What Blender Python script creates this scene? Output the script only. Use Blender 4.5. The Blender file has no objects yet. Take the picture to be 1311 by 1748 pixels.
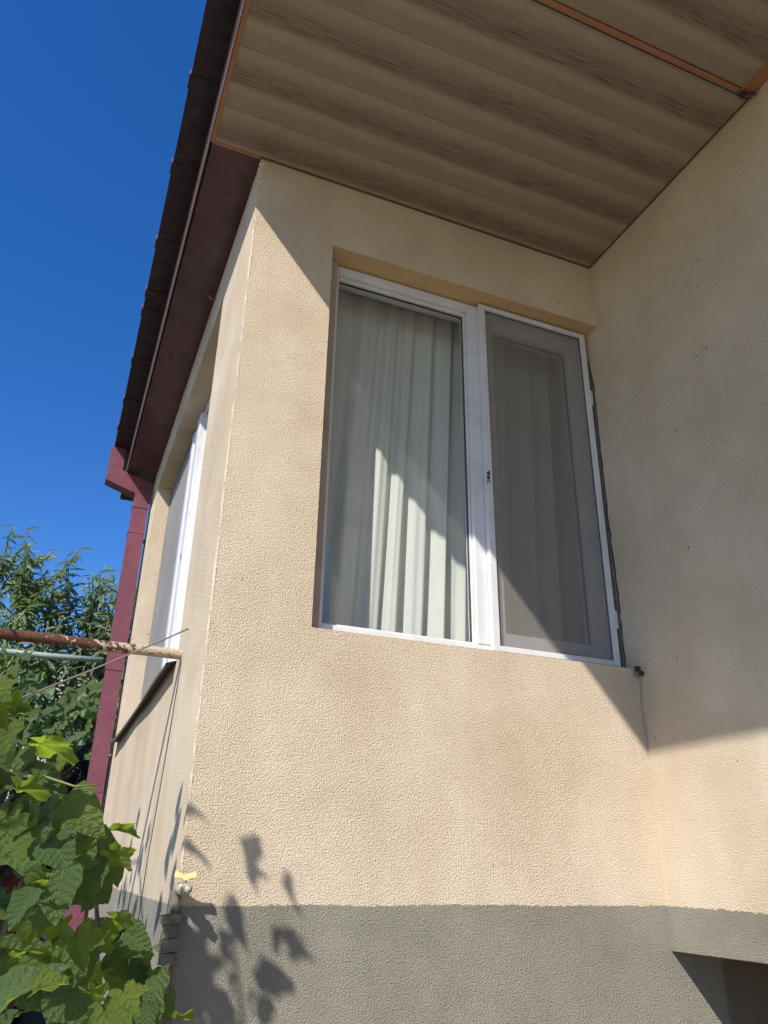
import bpy, bmesh, math, random
from mathutils import Vector, Matrix
random.seed(11)
scene = bpy.context.scene
COL = scene.collection
R = math.radians
H = 1.62                      # eye height above the yard

# ------------------------------------------------------------------ camera
cam_data = bpy.data.cameras.new('camera')
cam = bpy.data.objects.new('camera', cam_data)
COL.objects.link(cam)
scene.camera = cam
YAW, PITCH, ROLL = 22.103, 24.689, 1.030
fw = Vector((math.sin(R(YAW))*math.cos(R(PITCH)), math.cos(R(YAW))*math.cos(R(PITCH)), math.sin(R(PITCH))))
rt = Vector((math.cos(R(YAW)), -math.sin(R(YAW)), 0))
up = rt.cross(fw)
r2 = rt*math.cos(R(ROLL)) + up*math.sin(R(ROLL))
u2 = -rt*math.sin(R(ROLL)) + up*math.cos(R(ROLL))
m3 = Matrix((r2, u2, -fw)).transposed()
cam.matrix_world = Matrix.Translation((-0.3564, -2.2, H)) @ m3.to_4x4()
cam_data.sensor_fit = 'VERTICAL'
cam_data.sensor_height = 36.0
cam_data.lens = 36.0*1335.15/1748.0
cam_data.clip_start = 0.05
cam_data.clip_end = 500.0
scene.render.resolution_x = 768
scene.render.resolution_y = 1024

# ------------------------------------------------------------------ sky, sun, exposure
SUN = Vector((-1.1, -1.0, 1.35)).normalized()      # towards the sun
world = bpy.data.worlds.new('World')
scene.world = world
world.use_nodes = True
wn = world.node_tree
for n in list(wn.nodes): wn.nodes.remove(n)
sky = wn.nodes.new('ShaderNodeTexSky')
sky.sky_type = 'NISHITA'
sky.sun_disc = False
sky.sun_elevation = math.asin(SUN.z)
sky.sun_rotation = math.atan2(SUN.x, SUN.y)
sky.altitude = 600
sky.air_density = 1.0
sky.dust_density = 0.25
sky.ozone_density = 4.0
bg = wn.nodes.new('ShaderNodeBackground')
bg.inputs['Strength'].default_value = 0.085
wo = wn.nodes.new('ShaderNodeOutputWorld')
hs = wn.nodes.new('ShaderNodeHueSaturation')
hs.inputs['Hue'].default_value = 0.511
hs.inputs['Saturation'].default_value = 1.30
hs.inputs['Value'].default_value = 1.68
wn.links.new(sky.outputs[0], hs.inputs['Color'])
wn.links.new(hs.outputs[0], bg.inputs['Color'])
wn.links.new(bg.outputs[0], wo.inputs['Surface'])

sun_data = bpy.data.lights.new('sun', 'SUN')
sun_data.energy = 5.0
sun_data.angle = R(0.55)
sun_data.color = (1.0, 0.945, 0.86)
sun = bpy.data.objects.new('sun', sun_data)
COL.objects.link(sun)
sun.rotation_euler = SUN.to_track_quat('Z', 'Y').to_euler()
sun.location = (-4, -4, 8)

vs = scene.view_settings
vs.view_transform = 'Standard'
vs.look = 'None'
vs.exposure = 0.40
vs.gamma = 1.0
vs.use_curve_mapping = False
cy = scene.cycles
cy.max_bounces = 9; cy.diffuse_bounces = 3; cy.glossy_bounces = 3; cy.transmission_bounces = 4; cy.transparent_max_bounces = 8

FRONT_LEAVES=[
(-0.379,-0.762,1.802,0.114,0,(0.15,0.25,1),(0.9,0.3,0.1)),
(-0.296,-0.704,1.704,0.11,1,(-0.45,-0.7,0.45),(0.75,-0.2,-0.55)),
(-0.306,-0.801,1.586,0.092,1,(-0.35,-0.75,0.5),(0.1,-0.3,-1)),
(-0.353,-0.804,1.508,0.094,0,(0.2,0.5,0.85),(0.6,0.0,0.5)),
(-0.339,-0.91,1.464,0.117,1,(-0.6,-0.35,0.75),(0.8,0.1,0.55)),
(-0.223,-0.869,1.44,0.091,0,(-0.4,-0.7,0.5),(0.2,-0.3,-0.9)),
(-0.134,-0.727,1.442,0.09,1,(-0.75,-0.5,0.3),(0.3,-0.2,-1)),
(-0.1,-0.738,1.406,0.056,0,(0.1,0.3,1),(0.9,0.2,0.1)),
(-0.231,-0.706,1.676,0.07,0,(0.1,0.2,1),(0.9,0.1,-0.1)),
(-0.231,-0.705,1.642,0.074,0,(0.3,0.6,0.7),(0.7,0.1,-0.6)),
(-0.221,-0.758,1.546,0.067,0,(0.2,0.6,0.7),(0.9,0.1,-0.3)),
(-0.176,-0.715,1.512,0.07,1,(-0.5,-0.6,0.3),(0.8,-0.2,-0.5)),
(-0.35,-0.7,1.644,0.107,1,(-0.6,-0.6,0.35),(0.4,-0.2,-0.9)),
(-0.399,-0.702,1.691,0.101,0,(-0.5,-0.7,0.3),(0.2,-0.2,-0.9)),
(-0.369,-0.705,1.742,0.107,1,(-0.3,-0.5,0.75),(0.8,-0.3,-0.3)),
(-0.316,-0.751,1.644,0.087,1,(-0.5,-0.6,0.5),(0.6,-0.2,-0.8)),
(-0.27,-0.703,1.654,0.079,1,(-0.6,-0.5,0.4),(0.4,-0.2,-0.9)),
(-0.426,-0.719,1.85,0.067,0,(-0.3,-0.5,0.8),(0.8,0.1,-0.3)),
(-0.426,-0.711,1.785,0.09,0,(-0.5,-0.5,0.5),(0.3,0.1,-0.9)),
(-0.328,-0.85,1.603,0.051,0,(0.2,0.5,0.8),(-0.8,0.1,-0.5)),
(-0.27,-0.755,1.528,0.098,0,(-0.4,-0.75,0.35),(0.3,-0.2,-0.9)),
(-0.3,-0.806,1.502,0.084,0,(-0.4,-0.6,0.5),(-0.3,-0.2,-0.9)),
(-0.252,-0.71,1.485,0.09,1,(-0.5,-0.6,0.5),(0.3,-0.3,-0.9)),
(-0.32,-0.959,1.476,0.066,0,(-0.2,-0.4,0.9),(0.9,0.2,0.1)),
(-0.272,-0.763,1.444,0.087,1,(-0.5,-0.6,0.3),(-0.4,-0.2,-0.8)),
(-0.256,-0.817,1.429,0.094,1,(-0.3,-0.7,0.5),(0.3,-0.3,-0.8)),
(-0.16,-0.673,1.438,0.087,1,(-0.7,-0.6,0.2),(0.2,-0.1,-1)),
(-0.179,-0.667,1.479,0.081,1,(-0.6,-0.6,0.4),(0.7,-0.2,-0.6)),
(-0.151,-0.671,1.471,0.064,1,(-0.7,-0.5,0.3),(0.6,-0.1,-0.8)),
(-0.248,-0.704,1.602,0.062,1,(-0.5,-0.6,0.5),(0.2,-0.1,-0.9)),
(-0.214,-0.657,1.62,0.058,1,(-0.6,-0.6,0.2),(0.2,-0.1,-1)),
(-0.239,-0.708,1.517,0.067,0,(0.2,0.5,0.7),(0.5,0.1,-0.8)),
(-0.14,-0.731,1.408,0.056,1,(-0.6,-0.5,0.4),(0.3,-0.1,-0.9)),
(-0.19,-0.774,1.416,0.065,1,(-0.5,-0.6,0.3),(-0.3,-0.1,-0.9)),
(-0.303,-0.702,1.681,0.045,0,(0.2,0.3,0.9),(0.8,0.1,-0.2)),
(-0.271,-0.653,1.674,0.052,0,(0.1,0.2,0.9),(0.9,0.1,0.1)),
(-0.443,-0.723,1.868,0.07,0,(0.1,0.3,0.9),(0.8,0.2,0.3)),
(-0.429,-0.626,1.896,0.053,1,(-0.4,-0.6,0.5),(0.3,0.1,-0.9)),
(-0.426,-0.765,1.819,0.076,0,(-0.5,-0.6,0.5),(0.5,0.1,-0.8)),
(-0.395,-0.659,1.783,0.084,1,(-0.5,-0.6,0.4),(0.5,-0.1,-0.8)),
(-0.46,-0.729,1.894,0.079,0,(-0.4,-0.6,0.5),(0.5,0.1,-0.6)),
(-0.394,-0.805,1.728,0.084,0,(0.1,0.35,0.9),(0.7,0.1,-0.4)),
(-0.343,-0.609,1.791,0.058,0,(-0.5,-0.5,0.5),(0.6,-0.1,-0.7)),
(-0.394,-0.801,1.633,0.089,0,(-0.4,-0.5,0.7),(0.6,0.0,-0.6)),
(-0.349,-0.901,1.57,0.064,1,(-0.5,-0.5,0.6),(-0.3,-0.1,-0.9)),
(-0.196,-0.819,1.456,0.073,0,(-0.3,-0.6,0.7),(0.4,-0.3,-0.7)),
(-0.249,-0.864,1.462,0.053,0,(0.2,0.5,0.8),(0.5,0.2,-0.7)),
(-0.107,-0.684,1.417,0.051,1,(-0.6,-0.5,0.5),(0.5,-0.1,-0.8)),
(-0.478,-0.501,1.754,0.058,1,(-0.38,-0.39,-0.05),(0.98,0.06,-1.35)),
(-0.31,-0.321,1.692,0.06,1,(-0.51,0.34,0.92),(0.34,-0.12,-0.38)),
(-0.275,-0.312,1.521,0.082,0,(-0.34,-0.6,0.15),(-0.35,-0.29,-0.71)),
(-0.125,-0.309,1.328,0.063,1,(-0.43,-0.54,0.38),(1.11,-0.29,-0.07)),
(-0.353,-0.587,1.551,0.073,1,(-0.67,0.1,0.59),(0.25,-0.27,-0.93)),
(-0.398,-0.386,1.484,0.086,1,(0.26,-0.19,0.29),(-0.29,0.03,-0.31)),
(-0.257,-0.613,1.573,0.051,1,(-0.22,-0.4,0.54),(-0.63,-0.08,-0.34)),
(-0.492,-0.641,1.862,0.049,1,(-0.17,-0.56,0.38),(-0.28,-0.22,-0.38)),
(-0.244,-0.406,1.659,0.111,1,(-0.33,-0.77,0.62),(0.81,0.09,-0.4)),
(-0.37,-0.469,1.56,0.104,0,(-0.87,-0.03,0.89),(0.19,-0.29,-0.6)),
(-0.501,-0.605,1.847,0.049,1,(-0.54,-0.68,0.84),(0.38,-0.09,0.69)),
(-0.322,-0.393,1.733,0.09,1,(-0.38,-0.28,0.18),(0.46,-0.04,-0.28)),
(-0.283,-0.65,1.439,0.043,1,(-0.46,-0.24,0.56),(0.62,0.01,-0.86)),
(-0.229,-0.494,1.566,0.057,1,(-0.04,-0.8,0.63),(-0.76,-0.23,-0.69)),
(-0.13,-0.547,1.386,0.086,1,(-0.8,-1.02,0.16),(-0.66,-0.53,-0.8)),
(-0.403,-0.454,1.698,0.095,1,(-0.27,-0.72,0.36),(-0.08,-0.43,-0.36)),
(-0.419,-0.588,1.516,0.097,0,(-0.75,-0.84,0.48),(-1.17,-0.1,-0.67)),
(-0.389,-0.494,1.541,0.082,1,(-0.41,-0.84,0.52),(0.4,0.07,-0.77)),
(-0.293,-0.449,1.447,0.054,1,(-0.36,-0.48,0.21),(-0.19,0.17,-1.11)),
(-0.475,-0.309,1.878,0.119,1,(-0.54,-0.19,1.18),(0.89,-0.29,-0.62)),
(-0.448,-0.272,1.776,0.112,1,(-0.31,-0.4,0.05),(-0.66,-0.42,-0.73)),
(-0.462,-0.591,1.847,0.052,0,(-0.66,0.13,0.03),(0.7,0.2,0.01)),
(-0.32,-0.549,1.703,0.091,1,(-0.42,-0.51,0.71),(0.96,0.01,-0.57)),
(-0.44,-0.554,1.61,0.08,1,(-0.26,-0.77,0.59),(-1.54,-0.42,-1.13)),
(-0.24,-0.341,1.574,0.065,1,(-1.2,-0.84,0.18),(0.17,-0.32,-0.97)),
(-0.339,-0.598,1.68,0.075,1,(-0.28,-0.4,0.57),(-0.15,0.14,-0.92)),
(-0.213,-0.629,1.513,0.076,1,(-0.91,-1.1,0.36),(0.71,0.18,0.04)),
(-0.128,-0.366,1.334,0.113,0,(-0.14,-1.31,0.72),(0.87,-0.49,-0.68)),
(-0.47,-0.309,1.814,0.065,1,(-0.34,0.11,0.19),(-0.79,-0.34,-1.46)),
(-0.352,-0.563,1.495,0.092,1,(-0.68,-0.06,1.14),(0.17,-0.35,-0.46)),
(-0.333,-0.55,1.638,0.044,1,(-0.14,-0.73,-0.02),(-0.22,-0.35,-0.48)),
(-0.477,-0.278,1.891,0.117,1,(-0.03,-0.73,0.45),(0.44,-0.11,-0.42)),
(-0.383,-0.563,1.458,0.101,1,(-0.71,0.31,0.77),(1.11,-0.26,-1.16)),
(-0.521,-0.379,1.907,0.089,1,(-0.21,0.32,0.71),(0.43,0.21,-1.1)),
(-0.228,-0.398,1.481,0.084,1,(0.24,-0.71,0.43),(-0.55,-0.27,-1.3)),
(-0.419,-0.532,1.651,0.061,1,(-0.79,-0.52,0.83),(1.28,-0.47,-0.75)),
(-0.408,-0.483,1.702,0.098,0,(0.25,-0.37,1.26),(0.38,0.0,-0.51)),
(-0.432,-0.467,1.761,0.105,1,(-0.49,-0.72,0.96),(-1.59,-0.28,-1.57)),
(-0.448,-0.442,1.698,0.072,1,(-0.3,-0.13,0.73),(-0.12,0.41,-1.02)),
(-0.484,-0.571,1.867,0.094,0,(-0.13,-0.9,0.27),(1.39,-0.29,-0.96)),
(-0.129,-0.418,1.372,0.095,1,(-0.6,-0.95,-0.37),(-0.1,-0.17,-0.57)),
(-0.265,-0.368,1.59,0.082,1,(0.06,-0.37,0.29),(0.9,0.07,-0.44)),
(-0.396,-0.571,1.429,0.055,0,(-0.58,0.36,1.12),(-0.83,0.36,-0.66)),
(-0.169,-0.35,1.367,0.101,1,(-0.55,-0.17,0.44),(0.1,-0.79,-0.13)),
(-0.372,-0.338,1.73,0.067,1,(-0.56,-0.86,0.53),(0.3,0.43,-1.3)),
(-0.115,-0.524,1.357,0.087,1,(-0.45,-0.74,0.48),(0.45,-0.44,-0.39)),
(-0.442,-0.628,1.805,0.093,1,(-0.24,-0.52,0.67),(0.43,0.31,-0.94)),
(-0.257,-0.657,1.471,0.058,1,(-0.66,-0.6,0.8),(0.6,0.34,-0.3)),
(-0.42,-0.354,1.551,0.094,1,(-1.04,-1.45,0.9),(-0.39,-0.08,-1.42)),
(-0.499,-0.544,1.871,0.103,0,(0.03,-0.55,-0.1),(1.57,-0.0,-0.45)),
(-0.185,-0.64,1.508,0.048,1,(-0.0,-0.81,0.22),(-0.81,0.06,-0.54)),
(-0.338,-0.522,1.547,0.061,1,(-0.77,-0.35,1.15),(0.5,0.02,-0.36)),
(-0.409,-0.402,1.557,0.112,0,(-0.64,-0.22,0.31),(-1.19,0.0,-0.36)),
(-0.509,-0.558,1.877,0.093,0,(-0.56,-0.79,-0.19),(-0.16,0.41,-0.92)),
(-0.476,-0.48,1.816,0.071,0,(-0.69,-0.2,0.55),(0.31,0.0,-1.33)),
(-0.366,-0.63,1.695,0.06,0,(-0.27,-0.4,0.45),(0.01,0.01,-0.96)),
(-0.425,-0.482,1.479,0.064,1,(-0.39,-0.68,0.68),(0.3,-0.17,-0.28)),
(-0.314,-0.28,1.686,0.051,0,(-0.18,-0.94,0.25),(-0.04,-0.74,-1.29)),
(-0.296,-0.573,1.68,0.085,1,(-0.62,-0.47,0.8),(-0.34,0.07,-0.72)),
(-0.264,-0.526,1.42,0.083,1,(0.06,-0.71,1.05),(0.53,0.01,-0.5)),
(-0.269,-0.569,1.618,0.067,0,(-0.73,-0.45,0.22),(-1.22,0.09,-0.91)),
(-0.357,-0.285,1.701,0.063,1,(-0.6,-0.32,0.26),(-0.77,-0.08,-0.8)),
(-0.16,-0.601,1.368,0.073,1,(0.24,-0.89,0.54),(0.2,0.15,-0.69)),
(-0.484,-0.536,1.855,0.104,0,(-0.34,-0.3,0.46),(-0.0,0.05,-0.62)),
(-0.243,-0.47,1.346,0.045,0,(-0.55,-0.66,0.16),(-0.2,-0.39,-1.08)),
(-0.274,-0.49,1.454,0.084,0,(-0.56,-0.19,0.52),(-0.53,-0.32,-0.77)),
(-0.513,-0.293,1.917,0.061,0,(-0.48,-0.04,0.14),(-0.16,-0.33,-1.61)),
(-0.427,-0.527,1.706,0.097,1,(-0.35,-0.11,0.42),(0.76,-0.23,-1.0)),
(-0.398,-0.477,1.525,0.088,0,(-0.15,-0.55,0.41),(0.18,0.47,-0.99)),
(-0.481,-0.274,1.781,0.107,0,(-0.65,-0.34,0.05),(0.55,-0.13,-0.53)),
(-0.461,-0.504,1.786,0.1,0,(-0.18,-0.04,0.7),(0.32,-0.35,-0.36)),
(-0.521,-0.378,1.92,0.053,1,(-0.81,-0.68,0.79),(-0.05,-0.14,-1.1)),
(-0.293,-0.615,1.591,0.064,1,(-0.3,-0.39,0.24),(0.41,0.15,-0.94)),
(-0.288,-0.303,1.365,0.08,1,(0.18,-0.03,1.12),(-0.94,0.13,-1.25)),
(-0.435,-0.311,1.684,0.106,1,(-0.26,-0.18,0.76),(0.72,-0.62,-0.79)),
(-0.471,-0.468,1.756,0.101,0,(-0.22,-0.73,0.22),(0.49,-0.01,-0.87)),
(-0.295,-0.52,1.42,0.103,1,(-0.02,-0.89,0.59),(0.71,0.11,-0.29)),
(-0.251,-0.436,1.336,0.109,0,(-0.18,-0.19,0.24),(0.65,-0.5,-1.21)),
(-0.248,-0.558,1.473,0.096,1,(-0.61,-0.66,0.39),(-0.1,0.64,-0.59)),
(-0.497,-0.574,1.807,0.083,0,(-0.61,-0.24,0.35),(0.78,-0.04,0.01)),
(-0.298,-0.396,1.639,0.059,0,(-0.35,0.12,0.88),(0.52,-0.09,-0.66)),
(-0.493,-0.468,1.766,0.086,0,(-0.72,-0.13,0.08),(-0.24,0.14,-0.88)),
(-0.385,-0.629,1.544,0.043,1,(0.3,-0.6,0.99),(0.56,0.33,-0.44)),
(-0.467,-0.314,1.67,0.078,1,(-0.9,-1.05,0.77),(-0.6,0.11,-1.26)),
(-0.376,-0.608,1.396,0.075,0,(-0.26,-0.16,0.74),(-0.35,0.08,-1.0)),
(-0.344,-0.435,1.403,0.053,1,(-0.51,0.03,0.27),(1.01,0.0,-1.31)),
(-0.132,-0.288,1.424,0.113,1,(-0.57,-0.83,0.08),(-0.04,-0.25,-0.87)),
(-0.217,-0.65,1.48,0.084,0,(-0.97,-0.52,0.48),(0.14,-0.12,-0.44)),
(-0.259,-0.555,1.437,0.097,1,(-0.42,-0.52,0.17),(0.68,0.08,-0.3)),
(-0.154,-0.343,1.33,0.061,1,(-0.71,-0.48,0.67),(0.08,-0.18,-1.62)),
(-0.345,-0.599,1.623,0.096,1,(-0.29,-0.21,-0.05),(0.1,-0.35,-0.59)),
(-0.406,-0.474,1.459,0.083,1,(-0.48,-0.3,0.44),(-0.25,-0.83,-0.3)),
(-0.249,-0.619,1.611,0.051,1,(-0.76,-0.19,0.17),(-0.29,0.09,-0.3)),
(-0.448,-0.565,1.612,0.062,0,(-0.43,-0.07,0.67),(1.09,-0.39,-0.6)),
(-0.429,-0.387,1.487,0.064,0,(0.24,-0.25,0.7),(1.24,0.24,-0.6)),
(-0.511,-0.377,1.834,0.056,1,(-0.75,-0.34,0.33),(0.67,-0.36,-0.88)),
(-0.41,-0.584,1.653,0.052,1,(-0.54,-1.34,0.22),(0.09,-0.59,-0.98)),
(-0.329,-0.344,1.526,0.099,0,(0.03,-0.3,0.54),(0.05,-0.2,-1.0)),
(-0.403,-0.584,1.64,0.058,1,(-0.04,-1.23,1.02),(1.06,0.45,-0.84)),
(-0.131,-0.332,1.345,0.05,1,(-0.63,-0.7,0.45),(-0.75,0.07,-0.81)),
(-0.454,-0.52,1.743,0.074,1,(-0.65,-0.59,0.74),(-0.41,-0.09,-0.51)),
(-0.354,-0.604,1.728,0.092,1,(-0.92,-0.11,0.18),(0.11,0.03,-0.86)),
(-0.434,-0.312,1.814,0.062,1,(-0.51,-0.62,0.34),(-0.55,-0.15,-1.18)),
(-0.284,-0.34,1.475,0.086,1,(-0.48,-0.11,0.39),(0.17,-0.03,-1.13)),
(-0.484,-0.518,1.809,0.054,1,(-0.21,-0.38,0.97),(-0.49,-0.17,-0.3)),
(-0.264,-0.296,1.667,0.056,1,(-0.3,-1.06,0.68),(-0.1,0.09,-0.8)),
(-0.443,-0.269,1.541,0.054,1,(-0.15,-0.47,0.26),(1.08,0.16,-0.29)),
(-0.47,-0.518,1.798,0.074,0,(-0.73,-0.15,0.18),(-0.03,-0.48,-0.5)),
(-0.34,-0.311,1.45,0.107,0,(-0.28,-1.14,0.83),(0.04,0.04,-1.3)),
(-0.337,-0.272,1.339,0.067,1,(-0.91,-0.31,0.55),(0.31,0.1,-0.28)),
(-0.459,-0.304,1.827,0.07,1,(-0.73,-1.24,0.76),(-0.86,0.25,-0.58)),
(-0.503,-0.345,1.859,0.114,1,(-0.79,-0.84,0.05),(0.02,-0.13,-0.61)),
(-0.381,-0.443,1.336,0.055,0,(-0.3,-0.65,0.39),(-0.3,-0.31,-1.05)),
(-0.231,-0.416,1.603,0.099,1,(0.04,-0.63,0.53),(0.22,0.34,-0.73)),
(-0.328,-0.393,1.689,0.074,1,(-0.05,-0.34,0.85),(-0.13,-0.07,-0.85)),
(-0.259,-0.353,1.618,0.116,1,(-0.5,-0.41,0.6),(1.06,0.1,-0.24)),
(-0.332,-0.543,1.687,0.059,0,(-0.21,-0.52,0.25),(0.48,0.25,-1.15)),
(-0.323,-0.604,1.562,0.094,1,(-0.11,-0.89,0.4),(-0.67,-0.18,-1.34)),
(-0.398,-0.559,1.565,0.058,1,(-0.64,-0.58,0.55),(-0.15,-0.15,-0.03)),
(-0.47,-0.386,1.867,0.083,1,(-0.17,-1.19,0.7),(-0.29,0.49,-0.78))]
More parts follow.
